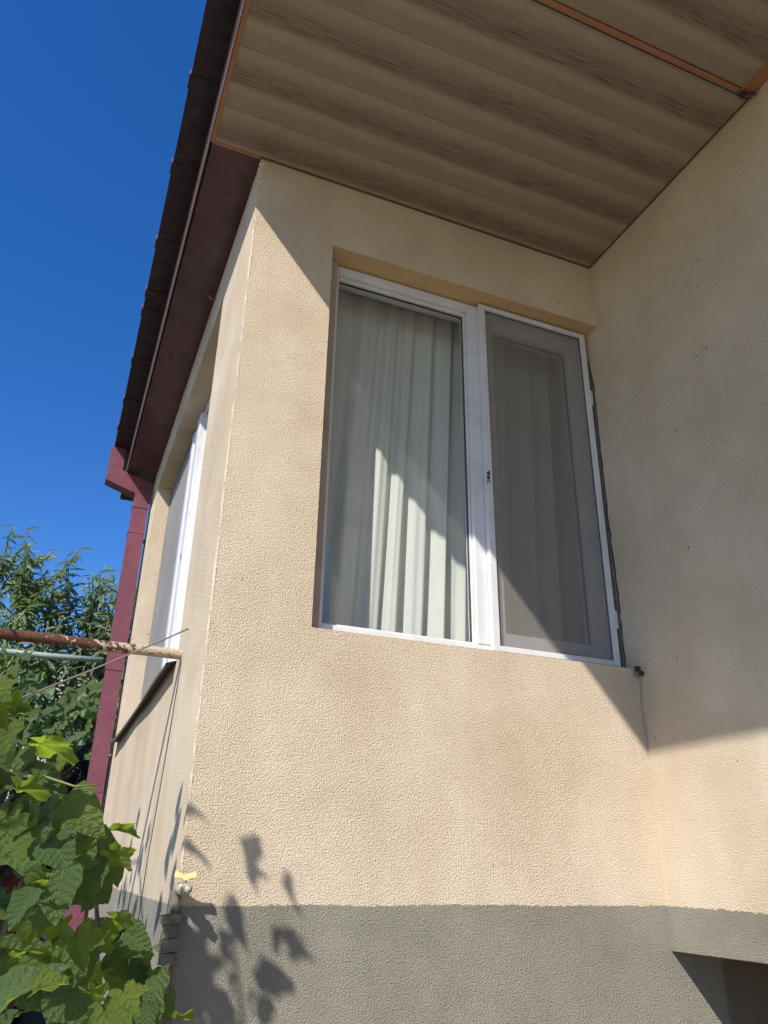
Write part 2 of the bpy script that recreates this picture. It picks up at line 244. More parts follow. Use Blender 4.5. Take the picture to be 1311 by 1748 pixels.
SHADE_LEAVES=[  # out of frame: wall-shadow casters, then canopy leaves added to shade the front ones
(-0.972,-0.896,2.964,0.082,1,(-0.41,-0.77,-0.48),(0.66,0.12,-0.75)),
(-0.868,-0.817,2.76,0.082,1,(-0.57,-0.66,-0.5),(0.69,-0.06,-0.72)),
(-0.695,-0.79,2.706,0.121,1,(0.47,-0.85,0.22),(0.45,0.02,-0.89)),
(-0.711,-0.829,2.725,0.058,1,(-0.2,-0.96,-0.19),(0.73,-0.01,-0.68)),
(-0.725,-0.924,2.811,0.082,1,(0.64,-0.55,0.53),(0.7,0.14,-0.7)),
(-0.738,-0.815,2.59,0.097,1,(0.51,-0.64,0.57),(0.65,-0.15,-0.75)),
(-0.737,-0.777,2.507,0.078,0,(0.35,-0.85,0.38),(0.67,-0.06,-0.74)),
(-0.68,-0.866,2.652,0.101,0,(-0.12,-0.96,-0.27),(0.68,0.12,-0.72)),
(-0.692,-0.915,2.682,0.078,0,(-0.42,-0.87,-0.25),(0.64,-0.09,-0.76)),
(-0.651,-0.833,2.5,0.101,1,(-0.39,-0.91,-0.14),(0.71,-0.2,-0.67)),
(-0.883,-0.871,2.615,0.088,1,(0.44,-0.83,0.34),(0.66,0.05,-0.75)),
(-0.812,-0.803,2.486,0.117,0,(0.36,-0.83,0.42),(0.64,-0.1,-0.76)),
(-0.906,-0.876,2.536,0.156,1,(0.42,-0.85,0.32),(0.41,-0.13,-0.9)),
(-0.829,-0.842,2.44,0.136,1,(0.2,-0.95,-0.24),(0.42,0.3,-0.86)),
(-0.912,-0.857,2.548,0.136,0,(-0.72,-0.66,-0.22),(0.51,-0.29,-0.81)),
(-0.849,-0.81,2.399,0.175,0,(0.49,-0.65,0.59),(0.61,-0.23,-0.76)),
(-0.682,-0.743,2.288,0.117,1,(0.45,-0.85,0.28),(0.54,0.01,-0.84)),
(-0.698,-0.775,2.409,0.051,1,(0.57,-0.78,0.26),(0.55,0.13,-0.82)),
(-0.625,-0.752,2.352,0.051,0,(0.48,-0.87,0.07),(0.51,0.21,-0.83)),
(-0.619,-0.782,2.36,0.066,1,(0.1,-0.97,0.22),(0.49,-0.15,-0.86)),
(-0.78,-0.742,2.467,0.078,1,(-0.21,-0.95,-0.23),(0.67,0.04,-0.74)),
(-0.712,-0.761,2.544,0.058,0,(0.42,-0.75,0.51),(0.69,-0.1,-0.72)),
(-0.978,0.229,2.983,0.073,1,(-0.64,-0.92,1.25),(0.7,-0.29,-0.56)),
(-0.956,0.373,2.856,0.066,1,(-1.74,-1.1,1.64),(0.19,0.3,-1.37)),
(-0.949,0.208,2.766,0.055,0,(-0.85,-1.27,1.53),(-0.58,0.39,-0.96)),
(-1.035,0.245,2.81,0.088,0,(-1.66,-0.91,1.54),(-0.5,0.16,-0.63)),
(-0.854,0.076,2.687,0.077,1,(-0.93,-0.81,1.58),(0.46,0.3,-0.83)),
(-1.008,-0.2,2.965,0.08,0,(-1.65,-0.41,1.49),(0.3,0.12,-0.31)),
(-1.022,0.439,2.769,0.073,1,(-0.86,-0.54,1.68),(0.89,0.15,-0.52)),
(-0.901,-0.579,2.743,0.087,1,(-0.2,-1.37,1.84),(-0.05,-0.01,-0.59)),
(-0.911,-0.683,2.827,0.088,1,(-0.92,-1.57,1.7),(0.56,-0.16,0.04)),
(-0.976,-0.787,2.792,0.065,1,(-0.72,-1.31,1.25),(-0.07,-0.16,-0.37)),
(-0.869,-0.504,2.57,0.077,1,(-1.64,-1.1,2.06),(0.27,0.55,-0.87)),
(-0.854,0.043,2.527,0.083,0,(-1.41,-1.19,1.79),(0.45,0.53,-0.51)),
(-0.941,-0.7,2.94,0.067,1,(-0.9,-1.05,1.6),(0.34,-0.07,0.19)),
(-0.853,-0.66,2.599,0.071,0,(-1.21,-0.69,1.38),(0.43,-0.04,-0.79)),
(-0.873,0.147,2.508,0.072,0,(-1.2,-1.28,1.47),(1.11,0.1,-1.07)),
(-0.901,-0.292,2.535,0.073,1,(-1.26,-0.72,2.15),(0.58,0.29,-0.41)),
(-0.884,0.439,2.664,0.076,0,(-0.9,-1.43,1.56),(-0.0,0.71,-0.96)),
(-0.876,0.618,2.696,0.081,0,(-0.86,-1.6,1.61),(0.66,0.74,-0.77)),
(-1.199,-1.173,2.672,0.127,1,(-1.07,-1.04,2.54),(0.44,0.19,-0.25)),
(-1.202,-1.061,2.653,0.1,1,(-1.22,-1.0,0.93),(0.62,0.41,-0.56)),
(-1.057,-1.095,2.546,0.092,1,(-0.44,-0.64,1.53),(-0.07,-0.5,-0.54)),
(-1.248,-1.008,2.837,0.125,0,(-0.8,-0.61,1.05),(0.89,-0.84,-0.43)),
(-0.791,-0.912,1.918,0.115,1,(-1.33,-1.77,0.83),(0.27,0.54,0.08)),
(-0.989,-0.878,2.481,0.1,0,(-0.42,-1.51,1.61),(-1.83,0.31,-0.24)),
(-0.964,-0.711,2.432,0.127,0,(-1.4,-0.88,1.45),(0.63,0.71,0.1)),
(-1.003,-1.058,2.682,0.127,0,(-1.99,-1.22,1.8),(0.16,-0.33,-0.35)),
(-1.317,-1.352,2.888,0.093,1,(-1.5,-1.15,1.19),(0.04,0.7,-0.09)),
(-0.977,-0.884,2.528,0.103,0,(-0.28,-0.72,1.02),(0.32,-0.23,-0.47)),
(-1.107,-1.193,2.302,0.111,0,(-0.86,-1.51,1.84),(0.54,0.35,-0.71)),
(-0.907,-1.059,2.241,0.129,1,(-1.3,-1.43,1.54),(0.22,0.57,-0.41)),
(-1.03,-1.094,2.535,0.106,0,(-0.87,-0.71,0.78),(0.3,0.56,-0.42)),
(-0.768,-0.885,2.219,0.09,0,(-1.04,-0.86,1.81),(0.82,0.57,-0.56)),
(-1.34,-1.142,2.875,0.109,1,(-0.66,-1.2,1.34),(-0.6,0.39,-0.4)),
(-0.947,-0.932,2.206,0.083,1,(-1.4,-1.42,0.87),(0.28,0.69,-0.41)),
(-1.007,-1.021,2.344,0.115,1,(-1.41,-1.15,1.79),(0.46,0.18,-1.03)),
(-1.09,-1.209,2.173,0.121,0,(-0.95,-1.09,2.0),(0.41,-0.46,-0.81)),
(-0.891,-0.855,2.381,0.117,0,(-2.28,-0.7,1.48),(-0.14,-0.17,-0.07)),
(-1.216,-1.212,2.348,0.116,0,(-1.72,-0.29,1.74),(-0.26,0.1,-0.3)),
(-0.871,-0.875,2.341,0.117,0,(-0.46,-0.16,0.92),(-0.18,1.2,-0.28)),
(-0.993,-0.849,2.511,0.094,0,(-0.63,-0.59,2.13),(0.66,-0.06,-0.62)),
(-0.971,-1.101,2.22,0.115,0,(-1.67,-0.95,1.0),(0.36,-0.54,-0.73)),
(-0.642,-0.746,2.122,0.127,0,(-1.58,-2.26,1.61),(0.79,0.58,-0.75)),
(-0.95,-1.091,2.304,0.099,1,(-0.71,-1.57,2.0),(0.59,0.1,-0.63)),
(-1.343,-0.963,2.948,0.095,0,(-2.06,-1.03,1.92),(-0.03,0.21,-0.54)),
(-1.183,-1.22,2.621,0.089,0,(-1.62,-1.16,0.64),(0.44,0.04,-0.49)),
(-1.1,-1.144,2.612,0.091,1,(-0.32,-0.99,2.82),(0.98,0.08,-0.43)),
(-1.294,-1.368,2.94,0.112,0,(-1.7,-0.83,1.49),(-0.07,-0.32,-0.47)),
(-0.938,-0.985,2.483,0.126,0,(-1.22,-0.07,1.76),(0.36,-0.23,-1.01)),
(-0.878,-0.761,2.09,0.088,1,(-1.21,-1.2,1.32),(0.62,-0.17,-0.35)),
(-1.118,-1.039,2.591,0.13,1,(-1.2,-1.25,1.27),(0.76,0.39,-0.69)),
(-1.237,-1.29,2.67,0.124,0,(-1.45,-0.95,1.11),(-0.06,0.41,-0.6)),
(-0.785,-0.891,2.103,0.091,0,(-0.68,-0.72,1.28),(-0.07,-0.54,-0.23)),
(-0.919,-1.13,2.289,0.099,0,(-1.15,-0.18,2.02),(-0.05,0.2,-0.79)),
(-1.102,-1.159,2.565,0.082,1,(-1.02,-2.47,0.93),(0.42,0.38,-0.79)),
(-0.854,-1.048,1.996,0.105,0,(-0.49,-1.29,1.53),(0.36,0.02,-0.53)),
(-1.044,-0.889,2.659,0.118,0,(-1.13,-1.05,1.86),(0.22,0.16,-0.58)),
(-1.02,-0.787,2.444,0.128,0,(-2.24,-0.4,2.16),(0.43,-0.12,-0.59)),
(-0.83,-0.87,2.235,0.102,0,(-1.11,-0.97,1.1),(0.35,-0.4,-0.49))]
# ------------------------------------------------------------------ helpers
def tag(o, label=None, cat=None, group=None, kind=None):
    if label: o['label'] = label
    if cat: o['category'] = cat
    if group: o['group'] = group
    if kind: o['kind'] = kind
    return o

def empty(name, loc=(0, 0, 0)):
    o = bpy.data.objects.new(name, None)
    o.location = loc
    o.empty_display_size = 0.1
    COL.objects.link(o)
    return o

def link(name, me, mat, parent=None):
    o = bpy.data.objects.new(name, me)
    COL.objects.link(o)
    if mat is not None and len(me.materials) == 0:
        for m in (mat if isinstance(mat, (list, tuple)) else [mat]): me.materials.append(m)
    if parent is not None:
        o.parent = parent
        o.matrix_parent_inverse = Matrix.Translation(-parent_loc(parent))
    return o

def parent_loc(p):
    v = Vector(p.location)
    if p.parent is not None: v = Vector((0, 0, 0)) if p.type == 'MESH' else v
    return v

def mesh_of(bm, name, smooth=False):
    me = bpy.data.meshes.new(name)
    bmesh.ops.recalc_face_normals(bm, faces=bm.faces)
    bm.to_mesh(me); bm.free()
    if smooth:
        for f in me.polygons: f.use_smooth = True
    return me

def bm_box(bm, x0, x1, y0, y1, z0, z1):
    v = [bm.verts.new(c) for c in ((x0,y0,z0),(x1,y0,z0),(x1,y1,z0),(x0,y1,z0),(x0,y0,z1),(x1,y0,z1),(x1,y1,z1),(x0,y1,z1))]
    for f in ((3,2,1,0),(4,5,6,7),(0,1,5,4),(1,2,6,5),(2,3,7,6),(3,0,4,7)):
        bm.faces.new([v[i] for i in f])

def box(name, x0, x1, y0, y1, z0, z1, mat, parent=None, bevel=0.0, seg=2):
    bm = bmesh.new()
    bm_box(bm, x0, x1, y0, y1, z0, z1)
    if bevel > 0:
        bmesh.ops.bevel(bm, geom=list(bm.edges), offset=bevel, segments=seg, affect='EDGES', profile=0.6)
    return link(name, mesh_of(bm, name, bevel > 0 and seg > 2), mat, parent)

def boxes(name, lst, mat, parent=None, bevel=0.0):
    bm = bmesh.new()
    for b in lst: bm_box(bm, *b)
    if bevel > 0:
        bmesh.ops.bevel(bm, geom=list(bm.edges), offset=bevel, segments=2, affect='EDGES', profile=0.6)
    return link(name, mesh_of(bm, name), mat, parent)

def bm_tube(bm, pts, rad, n=10, caps=True):
    pts = [Vector(p) for p in pts]
    if not isinstance(rad, (list, tuple)): rad = [rad]*len(pts)
    rings = []
    ref = Vector((0.31, 0.17, 0.93)).normalized()
    for i, p in enumerate(pts):
        a = pts[max(i-1, 0)]; b = pts[min(i+1, len(pts)-1)]
        t = (b-a).normalized()
        u = t.cross(ref)
        if u.length < 1e-3: u = t.cross(Vector((1, 0, 0)))
        u.normalize(); w = t.cross(u).normalized()
        rings.append([bm.verts.new(p + (u*math.cos(2*math.pi*k/n) + w*math.sin(2*math.pi*k/n))*rad[i]) for k in range(n)])
    for i in range(len(rings)-1):
        for k in range(n):
            bm.faces.new((rings[i][k], rings[i][(k+1)%n], rings[i+1][(k+1)%n], rings[i+1][k]))
    if caps:
        bm.faces.new(rings[0][::-1]); bm.faces.new(rings[-1])

def tube(name, pts, rad, mat, parent=None, n=10):
    bm = bmesh.new(); bm_tube(bm, pts, rad, n)
    return link(name, mesh_of(bm, name, True), mat, parent)

def poly_extrude(name, pts2, fn, d0, d1, mat, parent=None):
    """extrude a closed 2-D outline; fn(u, v, d) -> 3-D point"""
    bm = bmesh.new()
    a = [bm.verts.new(fn(u, v, d0)) for u, v in pts2]
    b = [bm.verts.new(fn(u, v, d1)) for u, v in pts2]
    n = len(pts2)
    bm.faces.new(a); bm.faces.new(b[::-1])
    for i in range(n): bm.faces.new((a[i], a[(i+1)%n], b[(i+1)%n], b[i]))
    return link(name, mesh_of(bm, name), mat, parent)

# ------------------------------------------------------------------ materials
class NT:
    def __init__(self, name):
        self.m = bpy.data.materials.new(name); self.m.use_nodes = True
        self.t = self.m.node_tree
        self.b = self.t.nodes['Principled BSDF']
        self.o = self.t.nodes['Material Output']
    def n(self, ty, **kw):
        nd = self.t.nodes.new('ShaderNode'+ty)
        for k, v in kw.items():
            if k in nd.inputs: nd.inputs[k].default_value = v
            else: setattr(nd, k, v)
        return nd
    def l(self, a, b): self.t.links.new(a, b)
    def coord(self, scale=None, kind='Object'):
        tc = self.n('TexCoord')
        if scale is None: return tc.outputs[kind]
        mp = self.n('Mapping'); mp.inputs['Scale'].default_value = scale
        self.l(tc.outputs[kind], mp.inputs['Vector'])
        return mp.outputs['Vector']
    def noise(self, vec, scale, detail=3.0, rough=0.55, dist=0.0):
        nd = self.n('TexNoise'); nd.inputs['Scale'].default_value = scale
        nd.inputs['Detail'].default_value = detail; nd.inputs['Roughness'].default_value = rough
        nd.inputs['Distortion'].default_value = dist
        if vec is not None: self.l(vec, nd.inputs['Vector'])
        return nd.outputs['Fac']
    def ramp(self, fac, stops, interp='LINEAR'):
        nd = self.n('ValToRGB'); cr = nd.color_ramp; cr.interpolation = interp
        while len(cr.elements) > 1: cr.elements.remove(cr.elements[-1])
        for i, (p, c) in enumerate(stops):
            e = cr.elements[0] if i == 0 else cr.elements.new(p)
            e.position = p
            e.color = (c, c, c, 1) if not isinstance(c, (tuple, list)) else (*c, 1)
        self.l(fac, nd.inputs['Fac'])
        return nd.outputs['Color']
    def mix(self, fac, a, b, mode='MIX'):
        nd = self.n('Mix'); nd.data_type = 'RGBA'; nd.blend_type = mode
        if isinstance(fac, (int, float)): nd.inputs[0].default_value = fac
        else: self.l(fac, nd.inputs[0])
        for s, i in ((a, 6), (b, 7)):
            if isinstance(s, (tuple, list)): nd.inputs[i].default_value = (*s, 1)
            else: self.l(s, nd.inputs[i])
        return nd.outputs[2]
    def math(self, op, a, b=None, clamp=False):
        nd = self.n('Math'); nd.operation = op; nd.use_clamp = clamp
        for s, i in ((a, 0), (b, 1)):
            if s is None: continue
            if isinstance(s, (int, float)): nd.inputs[i].default_value = s
            else: self.l(s, nd.inputs[i])
        return nd.outputs[0]
    def bump(self, h, dist, strength=1.0, prev=None):
        nd = self.n('Bump'); nd.inputs['Distance'].default_value = dist; nd.inputs['Strength'].default_value = strength
        self.l(h, nd.inputs['Height'])
        if prev is not None: self.l(prev, nd.inputs['Normal'])
        return nd.outputs['Normal']
    def sep(self, vec):
        nd = self.n('SeparateXYZ'); self.l(vec, nd.inputs[0]); return nd.outputs
    def set(self, color=None, rough=None, metal=None, normal=None, spec=None):
        for k, v in (('Base Color', color), ('Roughness', rough), ('Metallic', metal), ('Normal', normal), ('Specular IOR Level', spec)):
            if v is None: continue
            if isinstance(v, (int, float)): self.b.inputs[k].default_value = v
            elif isinstance(v, (tuple, list)): self.b.inputs[k].default_value = (*v, 1)
            else: self.l(v, self.b.inputs[k])
        return self.m

ZP = H - 0.084                      # paint line between cream stucco and grey plinth

def stucco(name, smooth=False):
    n = NT(name)
    v = n.coord()
    z = n.sep(v)[2]
    # cream coat: faint cloudy tone, darker weathering specks, vertical streaks
    big = n.noise(v, 1.7, 4.0, 0.6)
    streak = n.noise(n.coord((3.0, 3.0, 0.7)), 1.6, 3.0, 0.6)
    cream = n.mix(n.ramp(big, [(0.3, 0.0), (0.72, 1.0)]), (0.570, 0.460, 0.325), (0.655, 0.557, 0.428))
    cream = n.mix(n.ramp(streak, [(0.42, 0.0), (0.75, 0.5)]), cream, (0.490, 0.385, 0.260))
    speck = n.noise(v, 160.0, 1.0, 0.6)
    cream = n.mix(n.ramp(speck, [(0.60, 0.0), (0.74, 0.35)]), cream, (0.30, 0.225, 0.145))
    pits = n.noise(v, 38.0, 1.0, 0.5)
    cream = n.mix(n.ramp(pits, [(0.785, 0.0), (0.81, 0.75)]), cream, (0.17, 0.12, 0.08))
    grime = n.noise(v, 2.6, 4.0, 0.68, 0.6)
    cream = n.mix(n.ramp(grime, [(0.48, 0.0), (0.74, 0.38)]), cream, (0.43, 0.335, 0.215))
    # plinth
    grey = n.mix(n.ramp(n.noise(v, 3.0, 4.0, 0.65), [(0.3, 0.0), (0.75, 1.0)]), (0.220, 0.204, 0.164), (0.325, 0.304, 0.250))
    grey = n.mix(n.ramp(speck, [(0.58, 0.0), (0.75, 0.45)]), grey, (0.11, 0.10, 0.08))
    zz = n.math('ADD', z, n.math('MULTIPLY', n.math('SUBTRACT', n.noise(v, 60.0, 1.0, 0.7), 0.5), 0.013))
    zz = n.math('ADD', zz, n.math('MULTIPLY', n.math('SUBTRACT', n.noise(v, 2.2, 2.0), 0.5), 0.02))
    mask = n.math('GREATER_THAN', zz, ZP)
    col = n.mix(mask, grey, cream)
    # relief: trowelled worm grain
    worm = n.ramp(n.noise(v, 232.0, 1.5, 0.55, 0.0), [(0.32, 0.0), (0.52, 0.68), (0.70, 1.0)], 'EASE')
    fine = n.noise(v, 95.0, 1.0, 0.6)
    patch = n.ramp(big, [(0.32, 1.0), (0.66, 0.6)])
    h = n.math('MULTIPLY', worm, patch)
    h = n.math('ADD', h, n.math('MULTIPLY', fine, 0.25))
    nb = n.bump(n.noise(v, 3.4, 1.0, 0.5), 0.014, 0.4)
    nb = n.bump(h, 0.0020 if smooth else 0.0031, 0.35 if smooth else 1.0, nb)
    return n.set(col, 0.93, 0.0, nb, 0.15)

M = {}
M['stucco'] = stucco('stucco')

def plaster(name, c0, c1, scale=9.0, bump=0.0015):
    n = NT(name); v = n.coord()
    col = n.mix(n.ramp(n.noise(v, scale, 5.0, 0.6), [(0.3, 0.0), (0.7, 1.0)]), c0, c1)
    nb = n.bump(n.noise(v, 120.0, 3.0, 0.6), bump)
    return n.set(col, 0.92, 0.0, nb, 0.15)
M['reveal'] = plaster('reveal_plaster', (0.50, 0.345, 0.175), (0.56, 0.40, 0.215))
M['reveal_grey'] = plaster('reveal_grey', (0.36, 0.29, 0.225), (0.44, 0.36, 0.285))
M['bead'] = plaster('bead_plaster', (0.60, 0.47, 0.355), (0.66, 0.54, 0.43), 20.0, 0.004)
M['mortar'] = plaster('mortar', (0.17, 0.15, 0.13), (0.32, 0.29, 0.25), 40.0, 0.004)
M['dark_gap'] = plaster('dark_gap', (0.02, 0.017, 0.014), (0.05, 0.04, 0.032), 40.0, 0.003)
M['inside'] = plaster('room_plaster', (0.42, 0.39, 0.34), (0.47, 0.44, 0.38))
M['brown_inside'] = plaster('cellar_brown_shade', (0.13, 0.105, 0.082), (0.17, 0.135, 0.105), 3.0)  # cellar brown; on the passage back sheet its tone carries the shade

def metal_paint(name, c0, c1, rough=0.42, dent=0.004):
    n = NT(name); v = n.coord()
    col = n.mix(n.ramp(n.noise(v, 4.0, 5.0, 0.65), [(0.3, 0.0), (0.75, 1.0)]), c0, c1)
    dust = n.ramp(n.noise(v, 26.0, 5.0, 0.7), [(0.52, 0.0), (0.8, 0.22)])
    col = n.mix(dust, col, (0.26, 0.20, 0.18))
    nb = n.bump(n.noise(v, 2.8, 2.0, 0.5), dent*4, 0.5)
    nb = n.bump(n.noise(v, 60.0, 2.0, 0.5), 0.0004, 0.5, nb)
    rg = n.ramp(n.noise(v, 14.0, 4.0), [(0.3, rough-0.08), (0.7, rough+0.12)])
    return n.set(col, rg, 0.0, nb, 0.4)
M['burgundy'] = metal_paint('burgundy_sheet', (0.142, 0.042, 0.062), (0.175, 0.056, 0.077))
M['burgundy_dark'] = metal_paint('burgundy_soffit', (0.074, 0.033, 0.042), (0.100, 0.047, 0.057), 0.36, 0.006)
M['trim'] = metal_paint('orange_trim', (0.30, 0.135, 0.060), (0.37, 0.17, 0.08), 0.5, 0.001)
M['lip'] = metal_paint('fascia_lip', (0.16, 0.105, 0.085), (0.21, 0.14, 0.115), 0.45, 0.001)
M['screw'] = metal_paint('screw_paint', (0.05, 0.022, 0.022), (0.08, 0.03, 0.03), 0.5, 0.0)
M['sill_sheet'] = metal_paint('sill_sheet', (0.07, 0.06, 0.052), (0.12, 0.10, 0.085), 0.55, 0.003)

def plank_mat():
    n = NT('wood_print_panel')
    tc = n.n('TexCoord'); oi = n.n('ObjectInfo')
    s = n.sep(tc.outputs['Object'])
    f = n.math('DIVIDE', n.math('MULTIPLY', s[1], -1.0), 0.2480)         # 0..1 across the panel
    cmb = n.n('CombineXYZ')
    n.l(n.math('MULTIPLY', s[0], 1.0), cmb.inputs[0]); n.l(s[1], cmb.inputs[1])
    n.l(n.math('MULTIPLY', oi.outputs['Random'], 17.0), cmb.inputs[2])
    mp = n.n('Mapping'); mp.inputs['Scale'].default_value = (9.0, 300.0, 1.0); n.l(cmb.outputs[0], mp.inputs['Vector'])
    grain = n.noise(mp.outputs[0], 1.0, 5.0, 0.62, 0.25)
    mp2 = n.n('Mapping'); mp2.inputs['Scale'].default_value = (1.0, 9.0, 1.0); n.l(cmb.outputs[0], mp2.inputs['Vector'])
    wob = n.noise(mp2.outputs[0], 1.0, 3.0)
    ff = n.math('ADD', f, n.math('MULTIPLY', n.math('SUBTRACT', wob, 0.5), 0.09))
    tone = n.ramp(ff, [(0.0, 0.62), (0.10, 0.58), (0.22, 0.60), (0.29, 0.84), (0.36, 0.86), (0.41, 0.62), (0.46, 0.40), (0.58, 0.36), (0.70, 0.48), (0.80, 0.66), (0.87, 0.88), (0.95, 0.84), (1.0, 0.80)])
    dk = n.ramp(ff, [(0.0, 0.30), (0.30, 0.15), (0.40, 0.12), (0.47, 0.95), (0.60, 0.9), (0.78, 0.4), (1.0, 0.12)])
    g2 = n.ramp(grain, [(0.36, 0.0), (0.62, 1.0)])
    base = n.mix(tone, (0.150, 0.118, 0.080), (0.405, 0.335, 0.245))
    col = n.mix(n.math('MULTIPLY', dk, n.math('SUBTRACT', 1.0, g2)), base, (0.085, 0.062, 0.044))
    col = n.mix(n.math('MULTIPLY', n.math('MULTIPLY', dk, g2), 0.25), col, (0.27, 0.20, 0.14))
    hl = n.ramp(grain, [(0.42, 0.0), (0.72, 0.40)])
    col = n.mix(hl, col, (0.285, 0.225, 0.155))
    lo = n.ramp(n.noise(mp.outputs[0], 2.3, 3.0, 0.6, 0.2), [(0.30, 0.45), (0.48, 0.0)])
    col = n.mix(lo, col, (0.105, 0.080, 0.054))
    nb = n.bump(grain, 0.0004, 0.5)
    return n.set(col, 0.40, 0.0, nb, 0.35)
M['plank'] = plank_mat()

def pvc():
    n = NT('white_plastic'); v = n.coord()
    col = n.mix(n.ramp(n.noise(v, 7.0, 5.0, 0.65), [(0.35, 0.0), (0.75, 1.0)]), (0.64, 0.64, 0.655), (0.52, 0.515, 0.51))
    return n.set(col, 0.33, 0.0, None, 0.45)
M['pvc'] = pvc()
def rubber():
    n = NT('black_gasket'); v = n.coord()
    return n.set(n.mix(n.noise(v, 30.0), (0.018, 0.018, 0.02), (0.035, 0.035, 0.037)), 0.6)
M['gasket'] = rubber()

def glass():
    n = NT('window_glass')
    n.t.nodes.remove(n.b)
    lw = n.n('LayerWeight'); lw.inputs['Blend'].default_value = 0.5
    v = n.coord()
    f5 = n.math('POWER', lw.outputs['Facing'], 4.2)
    fac = n.math('ADD', n.math('MULTIPLY', f5, 0.85), 0.035, True)
    tr = n.n('BsdfTransparent'); tr.inputs['Color'].default_value = (0.965, 0.985, 0.972, 1)
    gl = n.n('BsdfGlossy'); gl.inputs['Roughness'].default_value = 0.004; gl.inputs['Color'].default_value = (1, 1, 1, 1)
    mx = n.n('MixShader'); n.l(fac, mx.inputs[0]); n.l(tr.outputs[0], mx.inputs[1]); n.l(gl.outputs[0], mx.inputs[2])
    df = n.n('BsdfDiffuse'); df.inputs['Color'].default_value = (0.62, 0.60, 0.56, 1)
    dirt = n.math('ADD', n.math('MULTIPLY', n.ramp(n.noise(v, 3.0, 6.0, 0.7), [(0.45, 0.0), (0.8, 1.0)]), 0.05), 0.012)
    m2 = n.n('MixShader'); n.l(dirt, m2.inputs[0]); n.l(mx.outputs[0], m2.inputs[1]); n.l(df.outputs[0], m2.inputs[2])
    n.l(m2.outputs[0], n.o.inputs['Surface'])
    return n.m
M['glass'] = glass()

def screen():
    n = NT('insect_mesh'); v = n.coord()
    n.t.nodes.remove(n.b)
    tr = n.n('BsdfTransparent'); tr.inputs['Color'].default_value = (1, 1, 1, 1)
    df = n.n('BsdfDiffuse'); n.l(n.mix(n.noise(v, 5.0, 4.0), (0.255, 0.232, 0.200), (0.30, 0.275, 0.24)), df.inputs['Color'])
    mx = n.n('MixShader')
    n.l(n.math('ADD', n.math('MULTIPLY', n.noise(v, 400.0, 1.0), 0.10), 0.28), mx.inputs[0])
    n.l(tr.outputs[0], mx.inputs[1]); n.l(df.outputs[0], mx.inputs[2])
    n.l(mx.outputs[0], n.o.inputs['Surface'])
    return n.m
M['mesh'] = screen()

def cloth():
    n = NT('curtain_cloth')
    n.t.nodes.remove(n.b)
    v = n.coord((220.0, 220.0, 220.0))
    col = n.mix(n.noise(v, 1.0, 2.0), (0.71, 0.70, 0.67), (0.76, 0.75, 0.72))
    df = n.n('BsdfDiffuse'); n.l(col, df.inputs['Color'])
    tl = n.n('BsdfTranslucent'); tl.inputs['Color'].default_value = (0.66, 0.66, 0.60, 1)
    mx = n.n('MixShader'); mx.inputs[0].default_value = 0.22
    n.l(df.outputs[0], mx.inputs[1]); n.l(tl.outputs[0], mx.inputs[2])
    n.l(mx.outputs[0], n.o.inputs['Surface'])
    return n.m
M['cloth'] = cloth()
M['grey_cloth'] = plaster('grey_cloth', (0.20, 0.195, 0.185), (0.25, 0.245, 0.23), 6.0, 0.0005)

def rusty():
    n = NT('rusty_pipe'); v = n.coord()
    x = n.sep(v)[0]
    rust = n.mix(n.ramp(n.noise(v, 30.0, 6.0, 0.7), [(0.3, 0.0), (0.7, 1.0)]), (0.070, 0.030, 0.022), (0.170, 0.078, 0.050))
    pl = n.noise(v, 55.0, 4.0, 0.7)
    # splashed wall plaster, thinning out along the pipe
    thr = n.math('ADD', n.math('MULTIPLY', x, 0.80), 0.42)     # x: 0 at wall, negative outward
    thr = n.math('ADD', thr, n.math('MULTIPLY', n.sep(v)[2], 0.0))
    mask = n.math('GREATER_THAN', n.math('ADD', pl, thr), 0.74)
    col = n.mix(mask, rust, (0.50, 0.405, 0.305))
    nb = n.bump(n.math('ADD', n.math('MULTIPLY', mask, 0.8), n.noise(v, 110.0, 4.0, 0.7)), 0.009)
    return n.set(col, 0.85, 0.0, nb, 0.2)
M['rust'] = rusty()

def plain(name, c0, c1, rough=0.6, scale=30.0, metal=0.0, bump=0.0006):
    n = NT(name); v = n.coord()
    col = n.mix(n.ramp(n.noise(v, scale, 5.0, 0.65), [(0.3, 0.0), (0.7, 1.0)]), c0, c1)
    nb = n.bump(n.noise(v, scale*3, 3.0), bump)
    return n.set(col, rough, metal, nb, 0.4)
M['brass'] = plain('tap_metal', (0.30, 0.265, 0.20), (0.50, 0.45, 0.36), 0.5, 60.0, 0.15)
M['yellow'] = plain('yellow_handle', (0.62, 0.52, 0.20), (0.72, 0.62, 0.30), 0.45, 40.0)
M['wrap'] = plain('pipe_wrap', (0.09, 0.078, 0.062), (0.20, 0.17, 0.135), 0.9, 30.0, 0.0, 0.004)
M['wire'] = plain('cable_grey', (0.13, 0.12, 0.105), (0.20, 0.185, 0.165), 0.6, 80.0)
M['green_pipe'] = plain('green_grey_pipe', (0.23, 0.29, 0.27), (0.30, 0.36, 0.33), 0.5, 20.0)
M['iron'] = plain('dark_iron', (0.03, 0.025, 0.022), (0.09, 0.07, 0.055), 0.6, 60.0, 0.4)
M['bark'] = plain('bark', (0.09, 0.065, 0.045), (0.19, 0.14, 0.10), 0.95, 40.0, 0.0, 0.004)
M['stem_green'] = plain('green_stem', (0.13, 0.16, 0.045), (0.22, 0.20, 0.08), 0.6, 40.0)
M['asbestos'] = plain('fibre_cement', (0.22, 0.215, 0.20), (0.36, 0.35, 0.33), 0.95, 6.0, 0.0, 0.003)
M['whitewash'] = plain('whitewash', (0.62, 0.61, 0.58), (0.74, 0.73, 0.70), 0.9, 4.0, 0.0, 0.003)
